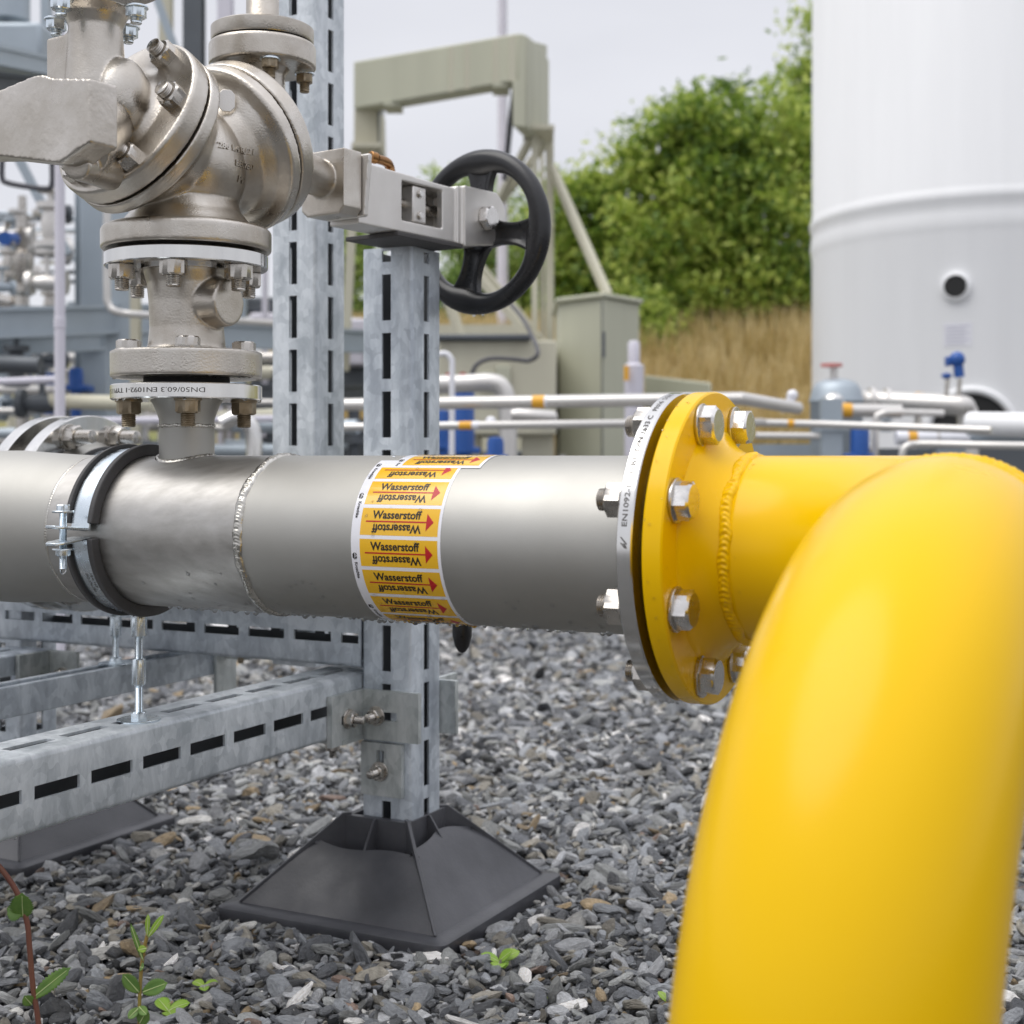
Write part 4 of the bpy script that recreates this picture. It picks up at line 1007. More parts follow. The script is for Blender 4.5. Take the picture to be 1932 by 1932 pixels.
bm = new(); add_tube(bm, [tankpt(hw_, 0, .01)]+[tankpt(hw_*cos(pi*i/40), top-hw_+hw_*sin(pi*i/40), .01) for i in range(41)]+[tankpt(-hw_, 0, .01)], .028, 12); obj('opening_rim', bm, M_['tank'], tank, 60)
bm = new(); geo = None
a0_, _n = on_tank(1807, 631); at = math.atan2(_n.y, _n.x); zc_ = a0_.z
def plq(x0, z0, x1, z1, off, m, nm):
    bm = new(); n = 8; X = [bm.verts.new(TC+Vector((cos(at+(x0+(x1-x0)*i/n)/TR)*(TR+off), sin(at+(x0+(x1-x0)*i/n)/TR)*(TR+off), zc_+z0))) for i in range(n+1)]; Y = [bm.verts.new(v.co+Z*(z1-z0)) for v in X]; bridge(bm, X, Y, False); return obj(nm, bm, M_[m], tank, 0)
M_['faintprint'] = simple('faint_grey_print', (.50, .50, .58), .5)
plq(-.10, -.085, .10, .085, .003, 'white', 'notice_plate')
for k in range(6): plq(-.085, .055-.024*k, .085-.03*(k % 2), .063-.024*k, .005, 'faintprint', 'notice_line')

# ---- sage green gantry duct with lattice legs
d0, d1 = 8.5, 7.97
gan = thing('duct_gantry', G(B(1020, 860, 8)), 'sage green box duct bridging like an upturned U on lattice legs', 'gantry')
def quadbox(bm, c, dep):       # c: 4 front corners (Vector), extruded away
    f = [bm.verts.new(v) for v in c]; k = [bm.verts.new(v+dep) for v in c]; bm.faces.new(f); bm.faces.new(k); bridge(bm, f, k)
dep = Vector((.10, .55, 0))
tl, tr = B(667, 116, d0), B(978, 62, d1); bl, brr = B(667, 206, d0), B(978, 152, d1)
bm = new(); quadbox(bm, [tl, tr, brr, bl], Vector((.02, .16, 0))); obj('top_duct', bm, M_['sage'], gan, 30, .01)
bm = new(); quadbox(bm, [tr, B(993, 66, d1), B(993, 240, d1), B(967, 238, d1), B(967, 152, d1), brr], Vector((.10, .42, 0))); quadbox(bm, [B(993.3, 66, d1), B(1006, 76, d1+.1), B(1006, 239, d1+.1), B(993.3, 240, d1)], Vector((.10, .40, 0))); quadbox(bm, [B(1006.5, 77, d1+.1), B(1032, 84, d1+.5), B(1032, 241, d1+.5), B(1006.5, 239, d1+.1)], Vector((-.02, .3, 0)))
obj('right_duct', bm, M_['sage'], gan, 30, .006)
bm = new(); quadbox(bm, [B(667.5, 206.5, d0), B(712, 200, d0+.05), B(714, 288, d0+.05), B(667.5, 270, d0)], Vector((.02, .30, 0))); obj('left_duct', bm, M_['beige'], gan, 30, .006)
bm = new(); quadbox(bm, [B(714.5, 200, d0+.05), B(722, 198, d0+.3), B(722, 272, d0+.3), B(714.5, 288, d0+.05)], Vector((0, .1, 0))); obj('louvre', bm, M_['darksteel'], gan, 30)
for x in (853, 883, 936, 966):
    f = (x-667)/311; d_ = d0+(d1-d0)*f-.012; yt = 116-54*f; yb = 206-54*f
    bm = new(); quadbox(bm, [B(x-6, yt+4, d_), B(x+6, yt+2, d_), B(x+6, yb-2, d_), B(x-6, yb, d_)], Vector((0, .02, 0))); obj('cover_strip', bm, M_['beige'], gan, 30)
for x in (740, 945):
    f = (x-667)/311; d_ = d0+(d1-d0)*f; yb = 206-54*f; bm = new(); bpx(bm, x-16, yb-2, x+16, yb+6, d_, .2); obj('bottom_bracket', bm, M_['sage'], gan, 30)
legs = [((1037, 238, 8.5), (1037, 700, 8.5), .024), ((1009, 238, 8.2), (1009, 700, 8.2), .018), ((1022, 240, 8.8), (1024, 700, 8.8), .012), ((1042, 318, 8.5), (1146, 556, 8.0), .021), ((672, 270, 8.5), (650, 700, 8.5), .025), ((1001, 262, 8.3), (940, 380, 8.8), .020), ((1035, 262, 8.4), (930, 400, 8.9), .018),
        ((884, 500, 8.4), (1015, 655, 8.2), .022), ((905, 500, 8.5), (1040, 665, 8.3), .018), ((845, 560, 8.5), (870, 640, 8.4), .024), ((1004, 470, 8.3), (1041, 420, 8.5), .014), ((1024, 236, 8.3), (1007, 300, 8.25), .012)]
for (a, b, r_) in legs:
    bm = new(); add_bar(bm, B(a[0], a[1], a[2]), B(b[0], b[1], b[2]), r_*2, r_*2); obj('lattice_member', bm, M_['beige'], gan, 30)
for z_ in (238, 272):
    bm = new(); bpx(bm, 988 if z_ == 238 else 664, z_-3, 1046 if z_ == 238 else 718, z_+5, 8.05 if z_ == 238 else 8.4, .35); obj('bearing_plate', bm, M_['beige'], gan, 30)
cb = thing('hanging_cable', B(972, 150, 8.3), 'dark cable hanging from the green duct behind the handwheel', 'cable')
bm = new(); add_tube(bm, bezier([B(973, 150, 8.3), B(968, 190, 8.3), B(962, 240, 8.3), B(956, 300, 8.3), B(952, 340, 8.3)], 8), .017, 12); obj('cable', bm, M_['cable'], cb, 60)
cb = thing('dark_cable', B(890, 705, 6.5), 'dark cable looping down from the lattice leg in front of the beige housing', 'cable')
bm = new(); add_tube(bm, bezier([B(886, 720, 6.6), B(898, 690, 6.6), B(925, 677, 6.6), B(970, 678, 6.6), B(1000, 680, 6.6), B(1014, 660, 6.6), B(985, 600, 7.2), B(950, 560, 7.6)], 10), .010, 10); obj('cable', bm, M_['cable'], cb, 60)
one('mast', 'thin pale grey mast rising behind the green duct to the top of the picture', 'mast', lambda bm: add_lathe(bm, Matrix.Translation(G(B(948, 860, 19))), [(.085, 0), (.05, 9.5)], 24), 'paleplastic')

# ---- green cabinets
cab = thing('equipment_cabinet', G(B(1130, 860, 7.4)), 'tall sage green double door cabinet below the trees', 'cabinet')
c1, c2, c3 = B(1055, 860, 7.55), B(1138, 860, 7.3), B(1206, 860, 7.6)
zt_ = tz(566, 7.4)
bm = new(); pl = [(c1.x, c1.y), (c2.x, c2.y), (c3.x, c3.y), (c3.x-.05, c3.y+.7), (c1.x, c1.y+.7)]; add_prism(bm, Matrix.Identity(4), pl, .17, zt_); obj('body', bm, M_['sage'], cab, 20, .008)
bm = new(); add_prism(bm, Matrix.Identity(4), [(c1.x-.02, c1.y-.02), (c2.x, c2.y-.03), (c3.x+.02, c3.y-.02), (c3.x-.03, c3.y+.72), (c1.x-.02, c1.y+.72)], zt_+.001, zt_+.025); obj('roof', bm, M_['sage'], cab, 20, .008)
bm = new(); e_ = B(1138, 650, 7.28); add_box(bm, (e_.x, e_.y, e_.z), (.018, .02, .13)); obj('handle', bm, M_['darksteel'], cab)
bm = new(); p5 = B(1094, 705, 7.41); add_bar(bm, Vector((c1.x+(c2.x-c1.x)*.97, c2.y-.006, .2)), Vector((c1.x+(c2.x-c1.x)*.97, c2.y-.006, zt_-.02)), .006, .006); obj('door_seam', bm, M_['darksteel'], cab)
for x in (1062, 1126, 1150, 1200):
    bm = new(); bpx(bm, x-6, 858, x+6, 1060+20, 7.5, .06); bmesh.ops.translate(bm, verts=bm.verts, vec=(0, 0, 0)); obj('leg', bm, M_['whitepipe'], cab)
low = thing('equipment_housing', G(B(930, 860, 7.0)), 'low beige equipment housing with a dark rubber edge under the lattice leg', 'housing')
bm = new(); bpx(bm, 826, 642, 1050, 820, 7.2, 1.2); obj('body', bm, M_['beige'], low, 20, .01)
bm = new(); bpx(bm, 822, 630, 1002, 642, 7.15, 1.3); obj('dark_edge', bm, M_['darksteel'], low, 20, .01)
for x0, x1 in ((838, 905), (985, 1045)): bm = new(); bpx(bm, x0, 820, x1, 1070, 7.3, .5); obj('plinth', bm, M_['beige'], low)
for x, y in ((905, 700), (935, 690), (1010, 760)): bm = new(); bpx(bm, x, y, x+28, y+34, 7.17, .1); obj('panel', bm, M_['sage'], low, 20, .006)
for x in (848, 873): one('stop_button', 'small round red button, %s of the pair above the elbowed grey pipe' % ('left' if x == 848 else 'right'), 'button', lambda bm: add_cyl(bm, B(x, 711, 6.2), B(x, 711, 6.3), .020, n=20), 'redpaint', 'red stop buttons on the beige housing')
cv = thing('sloping_cover', G(B(1280, 860, 8.4)), 'low sage green sloping cover left of the dry grass bank', 'cover')
bm = new(); quadbox(bm, [B(1216, 708, 8.4), B(1342, 722, 8.1), B(1342, 800, 8.1), B(1216, 800, 8.4)], Vector((.1, .9, .0))); obj('panel', bm, M_['sage'], cv, 20, .01)
bm = new(); quadbox(bm, [B(1216, 800, 8.5), B(1342, 800, 8.2), Vector((B(1342, 800, 8.2).x, 8.2, 0)), Vector((B(1216, 800, 8.5).x, 8.5, 0))], Vector((.1, .5, 0))); obj('plinth', bm, M_['darksteel'], cv, 20)
vp = thing('vent_pot', G(B(1198, 860, 6.8)), 'grey stepped cylindrical vent pot right of the tall green cabinet', 'vent')
v0 = G(B(1196, 860, 6.8)); bm = new(); add_lathe(bm, Matrix.Translation(v0), [(.045, 0), (.045, tz(760, 6.8)), (.048, tz(690, 6.8)), (.028, tz(685, 6.8)), (.028, tz(648, 6.8)), (.02, tz(643, 6.8))], 32); obj('pot', bm, M_['paleplastic'], vp, 40)
bm = new(); add_cyl(bm, B(1182, 690, 6.73), B(1182, 718, 6.73), .012); obj('yellow_tag', bm, M_['orange'], vp)

# ---- horizontal pale pipes across the middle
def band(pa, pb, t0, t1, r, m, nm='band'): return (pa.lerp(pb, t0), pa.lerp(pb, t1), r, m, nm)
a, b = B(640, 764, 4.6), B(1400, 752, 4.2)
pipe('pale_pipe', 'upper of two long pale pipes crossing behind the bolted flanges, orange band mid way', 'pipe', [a, b, B(1505, 770, 4.5)], .0195, 'whitepipe', None, [band(a, b, .505, .535, .0203, 'orange', 'orange_band'), band(a, b, .535, .541, .0203, 'white', 'white_band')])
a, b = B(640, 806, 4.5), B(1330, 797, 4.2)
pipe('pale_pipe', 'lower long pale pipe under the upper one, orange and white band near the post', 'pipe', [a, b, B(1440, 797, 4.4)], .0125, 'whitepipe', None, [band(a, b, .345, .38, .0133, 'orange', 'orange_band'), band(a, b, .382, .40, .0135, 'white', 'white_band')])
pipe('elbow_pipe', 'pale grey pipe turning down beside the near post above the blue pump', 'pipe', bezier([B(824, 726, 5.6), B(880, 724, 5.6), B(925, 722, 5.6), B(948, 733, 5.6), B(957, 775, 5.6), B(960, 900, 5.6)], 6), .036, 'whitepipe')
pipe('bent_rail', 'thin white bent tube standing close to the right side of the near post', 'tube', bezier([B(828, 668, 5), B(842, 668, 5), B(851, 680, 5), B(853, 720, 5), B(852, 1100, 5)], 6), .010, 'white')
pipe('grey_silencer', 'fat grey horizontal tube with a green tag between the two long pale pipes', 'silencer', [B(965, 783, 4.9), B(975, 783, 4.9), B(1045, 788, 4.9), B(1052, 788, 4.9)], [.018, .024, .024, .012], 'whitepipe')
def pump(label, px, y0, y1, w, d, kind=0):
    t_ = thing('pump', G(B(px, 860, d)), label, 'pump', 'blue pumps and motors in the background')
    c = G(B(px, 860, d)); k = d/FPX
    bm = new(); add_lathe(bm, Matrix.Translation(c), [(w*.35*k, 0), (w*.35*k, tz(y1, d)), (w*.5*k, tz(y1-4, d)), (w*.5*k, tz(y0+10, d)), (w*.42*k, tz(y0, d)), (w*.1*k, tz(y0-2, d))], 28); obj('motor', bm, M_['blue'], t_, 40)
    bm = new(); bpx(bm, px-w*.75, y1-14, px+w*.75, y1-2, d-.03, .12); obj('flange', bm, M_['blue'], t_, 30, .005)
    bm = new(); add_cyl(bm, c, Vector((c.x, c.y, .12)), w*.7*k); obj('base', bm, M_['darksteel'], t_, 30)
    return t_
pump('tall blue pump motor beside the right edge of the near slotted post', 874, 728, 858, 42, 5.9)
pump('narrow dark blue pump partly hidden left of the tall blue motor', 836, 775, 850, 26, 6.3)
pump('short blue hand valve body with a white knob, standing just above the wrap', 935, 826, 872, 32, 5.2)
pump('bright blue valve actuator below the thin pipes in front of the white tank', 1622, 806, 870, 36, 5.6)
pump('blue motor peeking out right of the pale upright pole at the left', 143, 695, 740, 28, 6.5)
pump('dark blue motor left of the pale upright pole', 92, 705, 735, 26, 7)
pump('blue motor low at the left edge above the bright flanges', 48, 812, 860, 34, 5.5)
one('round_gauge', 'round white gauge above the short blue hand valve', 'gauge', lambda bm: bmesh.ops.create_uvsphere(bm, u_segments=20, v_segments=12, radius=.020, matrix=Matrix.Translation(B(926, 796, 5.1))), 'white')

# ---- process pipework on the right before the tank
ves = thing('filter_vessel', G(B(1572, 860, 6.2)), 'grey domed filter vessel with a faded red handwheel, left of the white tank foot', 'vessel')
vc = G(B(1578, 860, 6.2)); bm = new(); add_lathe(bm, Matrix.Translation(vc), [(.09, .0), (.09, .25), (.112, .26), (.112, tz(760, 6.2)), (.118, tz(757, 6.2)), (.112, tz(750, 6.2)), (.105, tz(735, 6.2)), (.085, tz(722, 6.2)), (.05, tz(716, 6.2)), (.01, tz(714, 6.2))], 40); obj('shell', bm, M_['greysteel'], ves, 50)
bm = new(); add_cyl(bm, Vector((vc.x-.01, vc.y, tz(716, 6.2))), Vector((vc.x-.01, vc.y, tz(692, 6.2))), .016); obj('stem', bm, M_['whitepipe'], ves)
bm = new(); bmesh.ops.create_uvsphere(bm, u_segments=24, v_segments=16, radius=.05, matrix=Matrix.Translation(B(1572, 762, 6.05))); obj('polished_elbow', bm, M_['bright'], ves, 180)
bm = new(); add_lathe(bm, Matrix.Translation(B(1569, 693, 6.2)), [(.02, 0), (.046, .002), (.046, .016), (.02, .018)], 32); obj('handwheel', bm, M_['palered'], ves, 30)
one('pipe_support', 'grey upright flat steel support in front of the domed vessel', 'support', lambda bm: (bpx(bm, 1550, 752, 1590, 1070, 5.6, .04), bpx(bm, 1538, 800, 1602, 812, 5.58, .02)), 'greysteel')
one('pipe_support', 'short grey stand holding the thin pipes at the right edge', 'support', lambda bm: (bpx(bm, 1768, 840, 1822, 1065, 5.4, .05), bpx(bm, 1745, 834, 1850, 842, 5.38, .08)), 'greysteel')
bigp = [B(1612, 756, 6.4), B(1650, 757, 6.4), B(1800, 764, 6.2), B(1822, 772, 6.2), B(1826, 800, 6.2), B(1826, 900, 6.2)]
pipe('insulated_pipe', 'fat pale insulated pipe with a yellow band in front of the tank foot', 'pipe', bezier(bigp, 6), .045, 'whitepipe', None, [(B(1640, 757, 6.4), B(1648, 757, 6.4), .062, 'whitepipe', 'flange'), (B(1668, 758, 6.38), B(1676, 758.5, 6.38), .062, 'whitepipe', 'flange'), (B(1726, 760, 6.3), B(1742, 761, 6.3), .047, 'orange', 'yellow_band')])
pipe('small_pipe', 'orange banded pale pipe leaving the domed vessel to the right', 'pipe', [B(1575, 774, 5.9), B(1700, 776, 5.9)], .028, 'whitepipe', None, [(B(1583, 774, 5.89), B(1606, 774.5, 5.89), .030, 'orange', 'orange_band')])
pipe('thin_pipe', 'long thin steel pipe crossing level with the top bolts, before the tank', 'pipe', [B(1440, 798, 4.9), B(1560, 801, 4.9), B(1870, 812, 4.6)], .013, 'whitepipe', None, [(B(1486, 799, 4.895), B(1497, 799.5, 4.895), .0135, 'orange', 'orange_band')])
pipe('thick_white_pipe', 'short white pipe run with a yellow band under the thin steel pipe', 'pipe', [B(1690, 826, 5.6), B(1850, 826, 5.6)], .028, 'white', None, [(B(1712, 826, 5.6), B(1728, 826, 5.6), .030, 'orange', 'yellow_band'), (B(1766, 826, 5.6), B(1770, 826, 5.6), .034, 'whitepipe', 'joint')])
pipe('thin_pipe', 'thin grey pipe bending down at its left end, along the lower right', 'pipe', bezier([B(1592+110, 905, 5.0), B(1702, 860, 5.0), B(1712, 842, 5.0), B(1740, 838, 5.0), B(1850, 840, 4.9), B(1990, 842, 4.7)], 6), .013, 'whitepipe')
pipe('thin_pipe', 'thin grey pipe hooking down beside the bright blue actuator', 'pipe', bezier([B(1650, 905, 5.7), B(1652, 800, 5.7), B(1662, 782, 5.7), B(1690, 778, 5.7), B(1780, 780, 5.7)], 6), .014, 'whitepipe')
pipe('thin_pipe', 'dull steel pipe low between the flange top and the domed vessel', 'pipe', [B(1425, 822, 5.6), B(1546, 823, 5.6)], .013, 'whitepipe')
hd = thing('header_pipe', G(B(1900, 860, 5.2)), 'broad white topped header pipe at the right edge of the picture', 'pipe')
bm = new(); add_tube(bm, [B(1822, 800, 5.4), B(1826, 800, 5.4), B(1830, 800, 5.4), B(2020, 804, 5.1)], [.02, .035, .046, .046], 24); obj('pipe_run', bm, M_['tank'], hd, 60)
bm = new(); add_tube(bm, [B(1840, 822, 5.5), B(2020, 826, 5.2)], .034, 20); obj('lower_run', bm, M_['greysteel'], hd, 60)
tx = thing('blue_transmitter', B(1800, 700, 6.2), 'blue pressure transmitter pair on thin stems in front of the tank', 'transmitter')
bm = new(); bmesh.ops.create_uvsphere(bm, u_segments=20, v_segments=12, radius=.034, matrix=Matrix.Translation(B(1806, 678, 6.2))); add_cyl(bm, B(1808, 690, 6.2), B(1810, 712, 6.2), .022, n=20); obj('transmitter_head', bm, M_['blue'], tx, 60)
bm = new(); bpx(bm, 1788, 672, 1797, 690, 6.2, .05); obj('side_box', bm, M_['blue'], tx, 30, .005)
bm = new(); add_lathe(bm, Matrix.Translation(B(1786, 716, 6.2)), [(.006, 0), (.022, .012), (.022, .022), (.01, .028)], 20); obj('lower_head', bm, M_['blue'], tx, 30)
for x in (1788, 1811): bm = new(); add_cyl(bm, B(x, 714, 6.2), B(x-4, 765, 6.2), .010, n=12); obj('stem', bm, M_['bolt'], tx)
one('relief_cap', 'small white capped fitting at the end of the upper long pale pipe', 'fitting', lambda bm: (add_lathe(bm, Matrix.Translation(B(1491, 778, 4.7)), [(.030, 0), (.034, .012), (.034, .022), (.014, .026), (.014, .05)], 24), bmesh.ops.create_uvsphere(bm, u_segments=16, v_segments=10, radius=.019, matrix=Matrix.Translation(B(1495, 746, 4.7)))), 'white', None, 40)
one('low_tank', 'long low dark grey trough behind the yellow pipe, level with its top', 'trough', lambda bm: bpx(bm, 1432, 838, 1545, 1060, 6.6, .6), 'greysteel')
one('low_wall', 'dark low plinth behind the pipework at the lower right edge', 'plinth', lambda bm: bpx(bm, 1660, 846, 2100, 1050, 7.6, .3), 'darksteel')
rng = random.Random(5)
for i in range(10):
    x = 1600+rng.random()*230; y = 790+rng.random()*60; d_ = 5.8+rng.random()*.6
    one('pipe_fitting', 'small round steel fitting in the blurred pipework before the tank', 'fitting', lambda bm: add_lathe(bm, frame(B(x, y, d_), rng.choice((Z, Vector((1, 0, 0))))), [(.012, -.03), (.028, -.028), (.028, -.018), (.014, -.015), (.014, .015), (.028, .018), (.028, .028), (.012, .03)], 16), rng.choice(('whitepipe', 'bolt', 'greysteel')), 'small fittings in the blurred pipework')

# ---- steelwork and pipes on the left
def hcol(label, x0, x1, y0, y1, d, m='greysteel', name='steel_column', rot=0):
    a, b = B(x0, y1, d), B(x1, y0, d); w = b.x-a.x; t_ = thing(name, G(a), label, 'steel column'); zb = 0 if y1 > 850 else a.z
    M = Matrix.Translation(Vector(((a.x+b.x)/2, d, 0))) @ Matrix.Rotation(rot, 4, 'Z')
    for dx, dy, sx, sy, nm in ((0, 0, w, .014, 'flange'), (0, w, w, .014, 'flange'), (0, w/2, .012, w-.016, 'web')):
        bm = new(); add_box(bm, (dx, dy, (zb+b.z)/2), (sx, sy, b.z-zb), M); obj(nm, bm, M_[m], t_, 30)
    return t_
def hbeam(label, x0, y0, d0_, x1, y1, d1_, h, m='greysteel'):
    p, q = B(x0, y0, d0_), B(x1, y1, d1_); t_ = thing('steel_beam', p, label, 'steel beam')
    for dz, w, hh, nm in ((0, .014, h, 'web'), (h/2, h*.55, .016, 'flange'), (-h/2, h*.55, .016, 'flange')):
        bm = new(); add_bar(bm, p+Z*dz, q+Z*dz, w, hh); obj(nm, bm, M_[m], t_, 30)
    return t_
one('upright_pole', 'pale lilac grey upright pole behind the valve at the left', 'pole', lambda bm: add_lathe(bm, Matrix.Translation(G(B(113, 860, 4.2))), [(.0155, 0), (.0155, tz(620, 4.2)), (.017, tz(619, 4.2)), (.017, tz(600, 4.2)), (.0155, tz(599, 4.2)), (.0125, 2.6)], 24), 'paleplastic')
hcol('broad pale grey steel column behind the cast spool, the thickest column at left', 200, 246, 380, 900, 6.2)
hcol('blue grey steel column between the pale pole and the broad column', 152, 200, 350, 900, 6.6, 'greysteel', rot=.5)
hcol('dark steel column rising above the valve, between its two necks', 345, 380, -200, 900, 7.5, 'darksteel')
hcol('pale column beside the dark column above the valve', 300, 322, -200, 900, 8.5, 'beige')
hcol('slim beige column right of the broad grey column', 246, 262, 380, 900, 6.0, 'beige')
hcol('pale far column glimpsed right of the valve neck', 410, 436, -200, 900, 9.5, 'paleplastic')
hbeam('heavy grey beam crossing behind the pole at the left edge, middle height', -80, 612, 5.6, 300, 600, 6.4, .11)
hbeam('lower grey beam just under the heavy beam at the left edge', -80, 655, 5.9, 280, 640, 6.9, .07)
hbeam('dark upper beam behind the yoke arm at the left edge', -60, 160, 5.2, 130, 178, 6.0, .10, 'darksteel')
hbeam('grey upper beam above the dark one at the top left', -60, 92, 5.0, 120, 130, 5.8, .06)
hbeam('far beam between the spool and the slotted posts', 250, 625, 7.5, 760, 648, 8.6, .12)
hbeam('far low beam behind the slotted posts, level with the branch flange', 380, 742, 7.2, 760, 742, 8.0, .08, 'darksteel')
one('diagonal_brace', 'pale diagonal steel brace left of the upright pole', 'brace', lambda bm: add_bar(bm, B(36, 300, 6), B(128, 480, 6), .035, .035), 'greysteel')
one('diagonal_brace', 'grey diagonal brace between the two necks of the valve', 'brace', lambda bm: add_bar(bm, B(290, -20, 7.6), B(340, 120, 7.6), .04, .04), 'greysteel')
one('rack_box', 'pale boxy cabinet in the upper left corner', 'cabinet', lambda bm: bpx(bm, -60, 40, 78, 116, 6.5, .5), 'greysteel', None, 30, .02)
one('rack_drum', 'grey round drum in the very top left corner', 'drum', lambda bm: add_lathe(bm, Matrix.Translation(B(15, 40, 6.7)), [(.10, 0), (.10, .3)], 32), 'greysteel')
lp = thing('black_loop', B(50, 340, 5), 'black bent tube loop below the yoke arm at the left edge', 'tube'); bm = new(); add_tube(bm, bezier([B(4, 300, 5), B(4, 335, 5), B(14, 345, 5), B(50, 352, 5), B(88, 356, 5), B(98, 346, 5), B(98, 300, 5)], 6), .010, 10); obj('tube', bm, M_['cable'], lp, 60)
vv = thing('far_valve', G(B(42, 860, 6.4)), 'dark upright valve with wheel left of the pale pole', 'valve'); c0 = G(B(42, 860, 6.4))
bm = new(); add_lathe(bm, Matrix.Translation(c0), [(.03, 0), (.03, tz(560, 6.4)), (.06, tz(552, 6.4)), (.06, tz(540, 6.4)), (.03, tz(535, 6.4)), (.05, tz(500, 6.4)), (.05, tz(480, 6.4)), (.025, tz(470, 6.4)), (.045, tz(440, 6.4)), (.02, tz(430, 6.4)), (.018, tz(370, 6.4))], 24); obj('valve_body', bm, M_['bolt'], vv, 40)
bm = new(); add_cyl(bm, B(25, 452, 6.2), B(8, 450, 6.1), .030, n=20); obj('blue_cap', bm, M_['blue'], vv)
pipe('white_bent_pipe', 'thin white pipe bending right along the broad grey column', 'pipe', bezier([B(202, 380, 5.8), B(202, 540, 5.8), B(206, 576, 5.8), B(228, 590, 5.8), B(300, 596, 5.9), B(520, 610, 6.6)], 6), .015, 'whitepipe')
pipe('handrail', 'thin grey rail at the left edge, left of the pole, level with the blue motors', 'rail', [B(-40, 722, 4.9), B(110, 716, 5.0)], .013, 'paleplastic')
pipe('handrail', 'thin grey rail low behind the branch flange nuts', 'rail', [B(150, 795, 5.1), B(520, 790, 5.6)], .014, 'paleplastic')
pipe('polished_elbow', 'bright polished pipe elbow between the branch neck and the taller post', 'pipe', bezier([B(420, 800, 4.6), B(445, 788, 4.6), B(462, 792, 4.6), B(478, 820, 4.6), B(480, 900, 4.6)], 6), .027, 'bright')
rng = random.Random(11)
wh = [('whitepipe', .022), ('beige', .03), ('bolt', .02), ('greysteel', .028), ('whitepipe', .014), ('darksteel', .035)]
for i in range(38):
    y = 672+rng.random()*190; d_ = 5.6+rng.random()*3; m_, r_ = rng.choice(wh); x0 = -60+rng.random()*520
    L_ = 90+rng.random()*220
    pipe('rack_pipe', 'blurred level pipe in the crowded pipe rack behind the valve', 'pipe', [B(x0, y, d_), B(x0+L_, y+rng.uniform(-6, 6), d_+rng.uniform(-.3, .3))], r_, m_, 'level pipes in the crowded rack')
for i in range(26):
    x = -10+rng.random()*690; d_ = 6.4+rng.random()*3; m_, r_ = rng.choice(wh); y = (rng.choice((560, 690, 700)) if x < 480 else 700)+rng.random()*60
    one('rack_upright', 'blurred upright pipe in the crowded pipe rack behind the valve', 'pipe', lambda bm: (add_cyl(bm, G(B(x, 860, d_)), B(x, y, d_), r_*.8, n=16), add_cyl(bm, B(x, y, d_)-Z*.02, B(x, y, d_), r_*1.7, n=16), add_cyl(bm, B(x, y+70, d_)-Z*.03, B(x, y+70, d_), r_*1.7, n=16)), m_, 'upright pipes in the crowded rack')
for i in range(9):
    y = 395+i*17+rng.random()*8; d_ = 9+rng.random()*3
    pipe('thin_conduit', 'thin far conduit in the pale sky gap left of the grey columns', 'conduit', [B(-40, y, d_), B(190, y+rng.uniform(-12, 20), d_)], .010+.008*rng.random(), rng.choice(('whitepipe', 'greysteel', 'darksteel')), 'thin far conduits at the left')
for i, (x0, y0, x1, y1, m_) in enumerate(((10, 760, 90, 860, 'beige'), (60, 690, 100, 760, 'beige'), (250, 690, 330, 800, 'darksteel'), (225, 735, 262, 790, 'darksteel'), (-20, 660, 60, 740, 'darksteel'), (470, 700, 560, 900, 'darksteel'), (640, 600, 690, 690, 'paleplastic'), (628, 690, 700, 745, 'darksteel'), (620, 790, 700, 900, 'darksteel'), (470, 590, 660, 640, 'paleplastic'), (380, 560, 520, 590, 'darksteel'), (828, 850, 1000, 1000, 'darksteel'))):
    lab = ['beige tank shell low at the left edge', 'small beige box beside the dark blue motor', 'dark machine casing behind the cast spool flange', 'small dark box beside the broad column', 'dark machine block at the left edge below the beams', 'dark casing low behind the taller slotted post', 'pale box between the two slotted posts, upper', 'dark box between the two slotted posts, middle', 'dark box between the two slotted posts, lowest', 'long pale box behind the taller post', 'dark strip box right of the side boss', 'dark plinth below the blue pumps'][i]
    one('machine_box', lab, 'machine box', lambda bm: bpx(bm, x0, y0, x1, y1 if y1 < 850 else 1040, 8.3+.13*i, .3), m_, None, 30, .02)

rng = random.Random(23)
for i in range(34):
    x = rng.choice((rng.uniform(-10, 105), rng.uniform(-10, 105), rng.uniform(120, 520))); y = rng.uniform(600, 860) if x > 110 or rng.random() < .6 else rng.uniform(390, 580); d_ = rng.uniform(5.4, 8.5); s_ = rng.uniform(.7, 1.6); hz = rng.choice((Z, Vector((1, 0, 0)), Vector((.8, .6, 0))))
    one('flanged_valve', 'small blurred flanged valve in the crowded pipe rack at the left', 'valve', lambda bm: (add_lathe(bm, frame(B(x, y, d_), hz), [(.018*s_, -.07*s_), (.042*s_, -.068*s_), (.042*s_, -.05*s_), (.022*s_, -.045*s_), (.030*s_, 0), (.022*s_, .045*s_), (.042*s_, .05*s_), (.042*s_, .068*s_), (.018*s_, .07*s_)], 16), add_cyl(bm, B(x, y, d_), B(x, y, d_)+Z*.10*s_, .009*s_, n=10), add_cyl(bm, B(x, y, d_)+Z*.10*s_, B(x, y, d_)+Z*.112*s_, .04*s_, n=16)), rng.choice(('bolt', 'darksteel', 'whitepipe', 'bolt', 'greysteel', 'castpale', 'orange' if i % 11 == 0 else 'darksteel')), 'small valves in the crowded rack')
